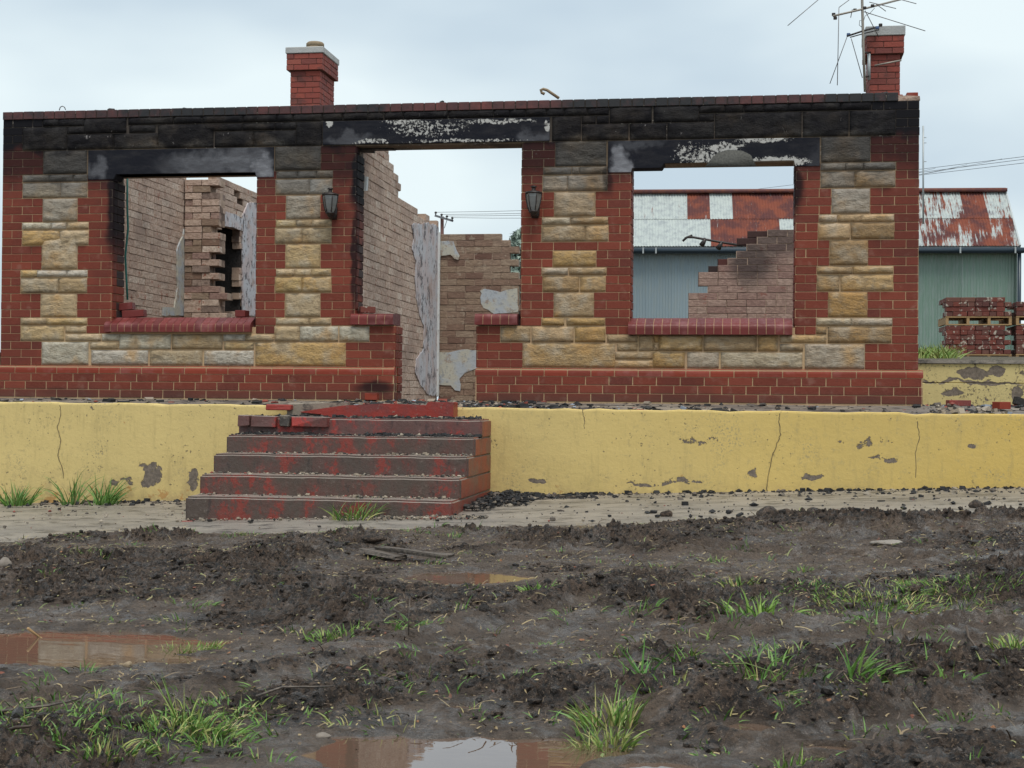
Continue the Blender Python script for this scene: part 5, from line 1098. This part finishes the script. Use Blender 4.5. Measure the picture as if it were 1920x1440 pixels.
rock('grey flat stone at the near puddle edge', 605, 1382, .03, .02, .01); rock('pale tan clod above the planks', 700, 1012, .09, .06, .03, 'mud')
for i, (px, py, s) in enumerate(((1440, 968, .09), (1470, 965, .06), (1530, 968, .08), (1620, 972, .05), (1250, 966, .05), (1830, 950, .06))):
    rock(['big dark clod of soil on the path, left one', 'dark clod close behind the big one', 'big dark clod of soil on the path, right one', 'low dark clod beside the charred stick', 'small clod of soil alone on the grey path', 'dark clod near the right path end'][i], px, py, s, s * .7, s * .6, 'mud', name='soil_clod', cat='clod')
# loose bricks and shards about the place
def loose(label, p, L, H, D, rot, mat='used', tilt=0, name='loose_brick', cat='brick', grp=None):
    link(name, brick_mesh(name, L, D, H, M[mat]), None, Matrix.Translation(p) @ Matrix.Rotation(rot, 4, 'Z') @ Matrix.Rotation(tilt, 4, 'Y'), None, label, cat, grp)
zs1 = ZS + .012
pp_ = P(233, 585, .16); loose('dark red loose brick lying flat on the left window sill', Vector((P(252, 585, .2).x, .2, zs1 + .040)), .24, .075, .11, .05, 'sill', tilt=-.06)
loose('dark red brick propped on the other at the left end of the sill', Vector((P(234, 572, .24).x, .24, zs1 + .118)), .20, .076, .11, .1, 'sill', tilt=-.10)
loose('broken half brick at the right end of the left window sill', Vector((P(454, 585, .2).x, .2, zs1 + .04)), .12, .07, .10, -.15, 'sill')
loose('charred loose brick on the left dwarf wall beside the doorway', Vector((P(688, 577, .1).x, .1, .905 + .04)), .16, .065, .11, .5, 'used')
loose('pinkish brick standing against the foot of the wall left of the doorway', Vector((P(698, 738, -.12).x, -.14, .035)), .13, .07, .08, 0, 'bull')
loose('flat red brick on the terrace beside the side wall', Vector((P(1797, 757, .3).x, .3, .02)), .22, .06, .11, .2, 'red'); loose('half-buried red brick in the pale rubble', Vector((P(1878, 768, -.4).x, -.4, .0)), .14, .07, .1, .6, 'bull'); 
p = path_z(XL_ST, -3.4); loose('small bright red shard at the left foot of the steps', Vector((P(352, 978, -3.3).x, -3.3, path_z(2.6, -3.3) + .012)), .10, .02, .06, .3, 'red', name='red_shard', cat='shard')
loose('small dark rock lying on the terrace near the corner', Vector((P(1912, 747, .9).x, .9, .04)), .12, .08, .07, .3, 'burnt', tilt=.3, name='dark_rock', cat='block')  # small dark rock, built as a plain block in the burnt material

# ================================================================== WALL LAMPS
def lamp(label, px, py):
    p = P(px, py, 0); r_ = root('wall_lamp', label, 'wall lamp', 'lanterns either side of the doorway', (p.x, -.03, p.z)); s = 1.0
    bm = bmesh.new(); lathe(bm, [(.03, -.16), (.045, -.15), (.05, -.05), (.035, -.04)], (0, .0, .02), 12, 1, .5); box(bm, (-.035, .0, -.15), (.035, .03, .0)); tube(bm, [(0, 0, -.10), (0, -.06, -.145), (0, -.11, -.12)], .012, 8); link('bracket', mesh_of(bm, 'bracket', M['iron'], True), r_)
    c = (0, -.11, 0)
    bm = bmesh.new(); lathe(bm, [(.018, -.14), (.03, -.125), (.034, -.115), (.05, -.105), (.052, -.095), (.045, -.09)], c, 12); link('lamp_base', mesh_of(bm, 'lamp_base', M['iron'], True), r_)
    bm = bmesh.new(); lathe(bm, [(.083, .082), (.09, .088), (.086, .1), (.03, .115), (.02, .125), (.022, .135), (.018, .145), (.034, .15), (.030, .16), (.008, .168)], c, 12); link('lamp_top', mesh_of(bm, 'lamp_top', M['iron'], True), r_)
    prof = [(.044, -.09), (.058, -.05), (.070, .0), (.078, .05), (.080, .082)]
    bm = bmesh.new(); lathe(bm, prof, c, 6); link('glass', mesh_of(bm, 'glass', M['glass']), r_)
    for k in range(6):
        a = 2 * math.pi * k / 6; bm = bmesh.new(); tube(bm, [(c[0] + (r + .002) * math.cos(a), c[1] + (r + .002) * math.sin(a), z) for r, z in prof], .0055, 5); link('rib', mesh_of(bm, 'rib', M['iron'], True), r_)
lamp('dark glass lantern on the brick pier left of the doorway', 626, 385); lamp('dark glass lantern on the brick pier right of the doorway', 1004, 382)

# teal cable hanging in the left window
bm = bmesh.new(); xy = [(239, 325), (238.5, 380), (240, 430), (235, 480), (237, 520), (239, 562)]; tube(bm, [P(a, b, TH + .25) for a, b in xy], .012, 6); link('hanging_cable', mesh_of(bm, 'hanging_cable', M['teal'], True), None, None, None, 'teal green cable hanging at the left side of the left window', 'cable')
# bent pale pipe on the coping
bm = bmesh.new(); tube(bm, [P(a, b, .15) for a, b in [(1021, 176), (1016, 174), (1014, 169), (1019, 167), (1026, 169), (1048, 184)]], .016, 7); link('bent_pipe', mesh_of(bm, 'bent_pipe', M['pot'], True), None, None, None, 'short bent pale pipe sticking up from the coping above the doorway', 'pipe')
# scraps lying along the top of the wall
bm = bmesh.new(); tube(bm, [P(a, b, .1) for a, b in [(111, 207), (113, 201), (117, 199), (121, 201), (123, 206)]], .005, 5); link('wire_loop', mesh_of(bm, 'wire_loop', M['iron']), None, None, None, 'small wire loop on the coping near the left end', 'wire')
tops_ = [(152, 159, 3), (172, 212, 4), (258, 271, 4), (333, 390, 5), (405, 416, 3), (630, 640, 4), (808, 828, 5), (1075, 1082, 3), (1500, 1520, 5), (1640, 1672, 3)]
scatter('coping_scraps', M['burnt'], [(P(a, 205).x, P(b, 205).x, .05, .2, (b - a)) for a, b, _ in tops_], 190, .008, .03, lambda x, y: rz(32) - .012 + random.uniform(0, .018), .5, 2.2, 'charred scraps lying on top of the wall')

# ================================================================== SHED
shed_dir = rad(3.2)
so = P(1750, 600, 25.0); shed = root('corrugated_shed', 'long old corrugated iron shed with rusty roof behind the burnt house', 'shed', None, (so.x, so.y, 0))
n_s = Vector((math.sin(shed_dir), -math.cos(shed_dir), 0)); u_s = Vector((math.cos(shed_dir), math.sin(shed_dir), 0)); O_s = Vector((so.x, so.y, 0))
def SU(px, py, back=0.0):
    q = PL(px, py, O_s - n_s * back, n_s); return (q - O_s).dot(u_s), q.z
def corr(W, L, amp=.010, per=.076, step=7, name='roof_sheet', mat=None, over=0):
    """corrugated sheet: x across 0..W, y up the slope 0..L, z = wave"""
    n = int(round(W / per)) * step; V, Fc = [], []
    for j in range(2):
        for i in range(n + 1): V.append((W * i / n, L * j, amp * math.cos(2 * math.pi * (i / step)) + over))
    for i in range(n): Fc.append((i, i + 1, n + 1 + i + 1, n + 1 + i))
    return pydata(name, V, Fc, mat, True)
uE, zE = SU(1750, 461, -.25); uR, _ = SU(1912, 461, -.25); RB = 1.45
_, zR = SU(1750, 356, RB); RUN = RB + .25; RISE = zR - zE; SL = math.hypot(RUN, RISE); ang = math.atan2(RISE, RUN)
Rs = Matrix.Rotation(shed_dir, 4, 'Z'); baseM = Matrix.Translation((0, 0, 0)) @ Rs
roofM = baseM @ Matrix.Translation((0, -.25, zE)) @ Matrix.Rotation(ang, 4, 'X')
per = .076; SW = per * 8; uL, _ = SU(1130, 465, -.25); half = SL * .50
nsh = int((uR - uL) / SW) + 1
ROW_U = {}; gray_cols = set()
up_me = corr(SW, SL - half + .06, name='roof_sheet', mat=M['roof']); lo_me = corr(SW, half, name='roof_sheet', mat=M['roof'])
for k in range(nsh):
    u0 = uR - (k + 1) * SW; um = u0 + SW / 2
    # where this sheet would be seen tells which of the two weathered halves of the roof it belongs to
    q = O_s + u_s * um; d = q - CAM; px = 960 + F * d.dot(rt) / d.dot(fw)
    if px < 1310: ur, lr = random.choice([(.22, .25), (.36, .12), (.30, .34), (.42, .2)])
    elif px < 1345: ur, lr = .95, .9
    elif px < 1388: ur, lr = .30, .85
    elif px < 1480: ur, lr = .95, .88
    elif px < 1500: ur, lr = .85, .2
    elif px < 1745: ur, lr = .50, .32
    elif px < 1895: ur, lr = random.choice([(.80, .78), (.72, .80), (.58, .66), (.82, .60)])
    else: ur, lr = .50, .55
    px += 14
    if px < 1315: ur = random.choice([.22, .36, .30, .42])
    elif px < 1350: ur = .95
    elif px < 1392: ur = .30
    elif px < 1500: ur = .92
    ur += random.uniform(-.06, .06); lr += random.uniform(-.06, .06)
    link('roof_sheet', lo_me, shed, roofM @ Matrix.Translation((u0, 0, .003 * (k % 2))), color=(lr, 0, 0)); link('roof_sheet', up_me, shed, roofM @ Matrix.Translation((u0, half - .06, .012 + .003 * (k % 2))), color=(ur, 0, 0))
# rear slope, ridge, gutter, fascia
rearM = baseM @ Matrix.Translation((0, RB, zR)) @ Matrix.Rotation(-ang, 4, 'X'); rear = corr(uR - uL, SL, mat=M['roof'], name='rear_roof'); link('rear_roof', rear, shed, rearM @ Matrix.Translation((uL, 0, 0)), color=(.6, 0, 0))
bm = bmesh.new()
tube(bm, [(uL, RB, zR + .015), (uR + .02, RB, zR + .015)], .035, 8); box(bm, (uL, RB - .22, zR - .08), (uR + .02, RB - .02, zR + .012)); link('ridge_cap', mesh_of(bm, 'ridge_cap', M['ridge'], True), shed, baseM)
bm = bmesh.new(); box(bm, (uL, -.34, zE - .19), (uR + .12, -.18, zE - .05)); bmesh.ops.bevel(bm, geom=bm.edges[:], offset=.02, segments=2, affect='EDGES'); link('gutter', mesh_of(bm, 'gutter', M['gutter'], True), shed, baseM)
bm = bmesh.new(); box(bm, (uL, -.17, zE - .12), (uR, -.15, zE - .0)); link('fascia', mesh_of(bm, 'fascia', M['galv']), shed, baseM)
for px in (1800, 1903, 1206, 1230):
    u, _ = SU(px, 466, -.3); bm = bmesh.new(); box(bm, (u - .02, -.36, zE - .20), (u + .02, -.342, zE - .04)); link('gutter_bracket', mesh_of(bm, 'gutter_bracket', M['galv']), shed, baseM)
ww = per * 9; wh = zE - .3; z0w = .35; k = 0; u = uR - .02; wl = corr(ww, zE + .0 - z0w, amp=.009, name='wall_sheet', mat=M['siding'])
while u > uL:
    u -= ww; q = O_s + u_s * (u + ww / 2); d = q - CAM; px = 960 + F * d.dot(rt) / d.dot(fw)
    c = (.155, .235, .19) if px > 1600 else (.20, .255, .285); f = random.uniform(.98, 1.28); link('wall_sheet', wl, shed, baseM @ Matrix.Translation((u, -.004 * (k % 2), z0w)) @ Matrix.Rotation(rad(90), 4, 'X'), color=[v * f for v in c]); k += 1
bm = bmesh.new(); pr = [(-.12, .35), (-.12, zE - .02), (RB, zR - .03), (2 * RB + .1, zE - .02), (2 * RB + .1, .35)]
a = [bm.verts.new((uR - .03, y, z)) for y, z in pr]; b = [bm.verts.new((uR - .06, y, z)) for y, z in pr]; bm.faces.new(a); bm.faces.new(b[::-1])
for i in range(5): bm.faces.new((a[i], a[(i + 1) % 5], b[(i + 1) % 5], b[i]))
fixn(bm); link('gable_wall', mesh_of(bm, 'gable_wall', M['siding']), shed, baseM, color=(.155, .235, .19))
bm = bmesh.new(); box(bm, (uR - .01, 0, -.06), (uR + .03, SL, .03)); link('barge_board', mesh_of(bm, 'barge_board', M['galv']), shed, roofM)
bm = bmesh.new(); tube(bm, [(uR + .0, -.22, zE - .1), (uR + .0, -.22, .5)], .05, 8); link('downpipe', mesh_of(bm, 'downpipe', M['gutter'], True), shed, baseM)
# rake of pipe with lamps lying across the shed front, beyond the partition
bm = bmesh.new(); Yq = 12.6; q = [P(a, b, Yq) for a, b in [(1280, 452), (1288, 445), (1300, 445), (1345, 453), (1392, 461)]]; tube(bm, q, .022, 7); tube(bm, [P(1284, 447, Yq), P(1298, 441, Yq)], .02, 6)
o = link('light_rail', mesh_of(bm, 'light_rail', M['iron'], True), None, None, None, 'dark metal rail with two lamps slanting in front of the shed roof', 'rail')
for a, b in ((1321, 455), (1352, 461)):
    p = P(a, b, Yq); bm = bmesh.new(); tube(bm, [p + Vector((.0, 0, .09)), p + Vector((0, 0, .04)), p + Vector((-.05, -.05, -.05))], .018, 7, .055); link('rail_lamp', mesh_of(bm, 'rail_lamp', M['iron'], True), o)
# ladder-like rusty post in the gap: not seen in full, left out

# ================================================================== PALLETS OF BRICKS
def pallet(x, y, z, label, w=1.05, d=1.0):
    r_ = root('pallet', label, 'pallet', 'wooden pallets under the salvaged bricks', (x, y, z))
    bm = bmesh.new(); box(bm, (0, 0, .125), (w, .12, .145)); 
    for k in range(1, 5): box(bm, (0, k * d / 4.6, .125), (w, k * d / 4.6 + .1, .145))
    link('deck_board', mesh_of(bm, 'deck_board', M['pallet']), r_); bm = bmesh.new(); box(bm, (0, 0, 0), (w, .1, .02)); link('bottom_board', mesh_of(bm, 'bottom_board', M['pallet']), r_)
    for k in range(4):
        bm = bmesh.new(); xx = k * (w - .045) / 3; box(bm, (xx, .005, .021), (xx + .045, d, .124)); link('bearer', mesh_of(bm, 'bearer', M['pallet']), r_)
def brickpack(x, y, z, rows, label, w=1.06):
    r_ = root('brick_stack', label, 'brick stack', 'stacks of salvaged bricks on pallets', (x, y, z)); items = []
    for r in range(rows):
        zc = z + r * .079 + .039
        hdr = r % 2 == 0
        for dy in range(4 if hdr else 8):
            if hdr:
                n = int(w / .114)
                if dy > 1 and r < rows - 1: continue
                for k in range(n): items.append((Matrix.Translation((x + .057 + k * .116, y + .115 + dy * .24 + random.uniform(-.012, .012), zc)) @ Matrix.Rotation(random.uniform(-.05, .05), 4, 'Z'), .108, .228, .073, M['used'], 0, 0))
            else:
                if dy > 1 and r < rows - 1: continue
                n = int(w / .238)
                for k in range(n): items.append((Matrix.Translation((x + .12 + k * .236, y + .06 + dy * .116 + random.uniform(-.010, .010), zc)) @ Matrix.Rotation(random.uniform(-.04, .04), 4, 'Z'), .228, .108, .073, M['used'], 0, 0))
    lay(items, r_, 'brick', key=lambda i: i[0].translation.y - i[1] * .01)
YK = 10.3
for i, px in enumerate((1773, 1905)):
    q = P(px, 678, YK); zb = q.z; x = q.x; s_ = ('left', 'right')[i]
    pallet(x, YK, zb - .02, 'grey lower pallet of the %s pile, on the ground' % s_); z1 = zb + .125; n1 = round((P(px, 609, YK).z - z1) / .079); brickpack(x, YK, z1 + .001, n1, 'salvaged red bricks with mortar marks, lower tier of the %s pile' % s_); z2 = z1 + n1 * .079 + .004
    pallet(x, YK, z2, 'yellow wooden pallet between the two tiers of the %s pile' % s_); z3 = z2 + .147; n2 = max(2, round((P(px, 561, YK).z - z3) / .079)); brickpack(x, YK, z3, n2, 'salvaged red bricks, upper tier of the %s pile' % s_)

# ================================================================== AERIAL, POLE, WIRES
YA = 6.3
A = lambda px, py, y=YA: P(px, py, y)
ar = root('tv_aerial', 'tall broken television aerial with bent rods strapped to the right chimney', 'aerial', None, A(1622, 165)); off = Matrix.Translation(-ar.location)
def apart(name, pts, r, mat='alu', n=6):
    bm = bmesh.new(); tube(bm, pts, r, n); link(name, mesh_of(bm, name, M[mat], True), ar, off)
apart('mast', [A(1622, 172), A(1618.5, 80), A(1616.5, 0), A(1614, -90)], .019, 'alu2', 8)
apart('boom', [A(1562, 30, YA - .3), A(1618, 17), A(1692, -2, YA + .4)], .014, 'alu2'); apart('boom', [A(1588, 68, YA - .1), A(1618, 58), A(1648, 50, YA + .2)], .013, 'iron'); apart('boom', [A(1594, 70, YA - .1), A(1619, 63), A(1648, 56, YA + .2)], .008, 'iron')
for a, b, c, d in ((1477, 48, 1536, -2), (1573, 15, 1570, 160), (1588, 70, 1556, 157), (1596, 72, 1617, 146), (1620, 22, 1735, 58), (1630, 4, 1680, 16), (1643, 8, 1661, 21), (1692, 0, 1718, 7), (1622, 20, 1648, 70), (1598, 18, 1595, 33), (1573, 14, 1592, 0)):
    apart('rod', [A(a, b), A(c, d, YA + .15)], .0055)
apart('coax_loop', [A(1618, 40), A(1612, 38), A(1611, 47), A(1617, 52)], .004, 'iron'); apart('coax_loop', [A(1640, 15), A(1632, 24), A(1622, 30), A(1619, 40)], .004, 'iron')
for px, py, mt in ((1563, 27, 'iron'), (1566, 34, 'iron'), (1603, 19, 'iron'), (1636, 11, 'iron'), (1591, 65, 'blue'), (1645, 52, 'blue'), (1651, 47, 'iron'), (1621, 15, 'iron')):
    p = A(px, py) ; bm = bmesh.new(); box(bm, p - Vector((.025, .02, .02)), p + Vector((.025, .02, .02))); bmesh.ops.bevel(bm, geom=bm.edges[:], offset=.006, segments=1, affect='EDGES'); link('clamp', mesh_of(bm, 'clamp', M[mt]), ar, off)
for py in (99, 144):
    p, q = A(1620, py), P(1632, py - 1, 6.55); apart('wall_bracket', [p, q], .014, 'iron')
apart('back_plate', [A(1629.5, 101, 6.5), A(1629.5, 150, 6.5)], .022, 'galv'); apart('strap', [A(1640, 123, 6.5), A(1690, 113, 6.5)], .012, 'alu2')
# power pole
YPP = 62.0
r_ = root('power_pole', 'weathered timber power pole with crossarm seen far off through the doorway', 'power pole', None, P(829, 600, YPP)); off = Matrix.Translation(-r_.location)
bm = bmesh.new(); tube(bm, [P(829, 700, YPP), P(829, 406, YPP)], .11, 10, .09); m = Mat('pole_timber'); M['pole'] = m.fin((.12, .055, .045), .8); link('pole', mesh_of(bm, 'pole', M['pole'], True), r_, off)
bm = bmesh.new(); tube(bm, [P(815, 404, YPP - .3), P(850, 414.5, YPP - .1)], .075, 4); m = Mat('arm_timber'); M['arm'] = m.fin((.16, .165, .18), .8); link('crossarm', mesh_of(bm, 'crossarm', M['arm']), r_, off)
INS = [(817, 398), (828, 402), (838, 405), (848, 408)]
for a, b in INS:
    p = P(a, b + 3, YPP - .2); bm = bmesh.new(); lathe(bm, [(.03, -.06), (.03, .02), (.07, .03), (.07, .08), (.04, .12)], tuple(p), 8); link('insulator', mesh_of(bm, 'insulator', M['iron'], True), r_, off)
bm = bmesh.new(); tube(bm, [P(833, 428, YPP), P(838, 413, YPP)], .02, 4); link('brace', mesh_of(bm, 'brace', M['arm']), r_, off)
for i, ((a, b), yr) in enumerate(zip(INS, (383, 388, 391.5, 397))):
    p = P(a, b, YPP - .2); q = P(976, yr, YPP + 4); d = q - p; e = p + d * 9; pts = [p.lerp(e, t / 16) + Vector((0, 0, -4 * .9 * (t / 16) * (1 - t / 16))) for t in range(17)]; q2 = pts[0]; bm = bmesh.new(); o = Vector(pts[0]); tube(bm, [x - o for x in pts], .014, 4)
    link('overhead_wire', mesh_of(bm, 'overhead_wire', M['iron']), None, Matrix.Translation(o), None, ['topmost', 'second highest', 'third highest', 'lowest'][i] + ' of the four wires running right from the far power pole', 'wire', 'wires from the far power pole')
for i, (y0, y1) in enumerate(((317, 293), (323, 298), (328, 305))):
    p, q = P(1728, y0, 40), P(1925, y1, 34); d = q - p; a, b = p - d * 2.4, q + d * 1.5; bm = bmesh.new(); o = a; tube(bm, [a.lerp(b, t / 8) - o for t in range(9)], .009, 4); link('overhead_wire', mesh_of(bm, 'overhead_wire', M['iron']), None, Matrix.Translation(o), None, ['upper', 'middle', 'lower'][i] + ' of the three wires above the right part of the shed roof', 'wire', 'wires above the shed')
# slim lattice mast at the right corner
r_ = root('radio_mast', 'slim pale mast rising beyond the right corner of the house', 'mast', None, P(1731, 345, 24)); off = Matrix.Translation(-r_.location)
bm = bmesh.new(); tube(bm, [P(1731, 420, 24), P(1731, 236, 24)], .022, 6); link('mast_tube', mesh_of(bm, 'mast_tube', M['galv'], True), r_, off)
for py in (258, 268, 303):
    bm = bmesh.new(); tube(bm, [P(1730, py, 24), P(1737, py, 24)], .012, 4); link('mast_rung', mesh_of(bm, 'mast_rung', M['galv']), r_, off)
# far tree top seen past the back wall
def tree(label, px, py, Y, wdt, hgt):
    base = P(px, 640, Y); base.z = .8; top = P(px, py, Y).z; r_ = root('distant_tree', label, 'tree', None, base); bm = bmesh.new(); tube(bm, [(0, 0, 0), (.1, 0, (top - base.z) * .7)], .25, 8, .08); link('trunk', mesh_of(bm, 'trunk', M['wood'], True), r_)
    V, Fc = [], []; H = top - base.z
    for _ in range(2600):
        a = random.uniform(0, 6.3); u = random.random() ** .5; z = H * (.35 + .65 * random.random()); rr = wdt * math.sin(math.pi * min(1, (z / H - .25) / .75 * .9 + .1)) * u; p = Vector((rr * math.cos(a), rr * math.sin(a), z)); s = random.uniform(.08, .2); b = len(V); d = [Vector([random.gauss(0, s) for _ in range(3)]) for _ in range(3)]
        V += [p + k for k in d]; Fc.append((b, b + 1, b + 2))
    link('crown', pydata('crown', V, Fc, M['tree']), r_)
tree('grey-green tree top far behind the brown back wall', 969, 440, 55, 1.6, 6)
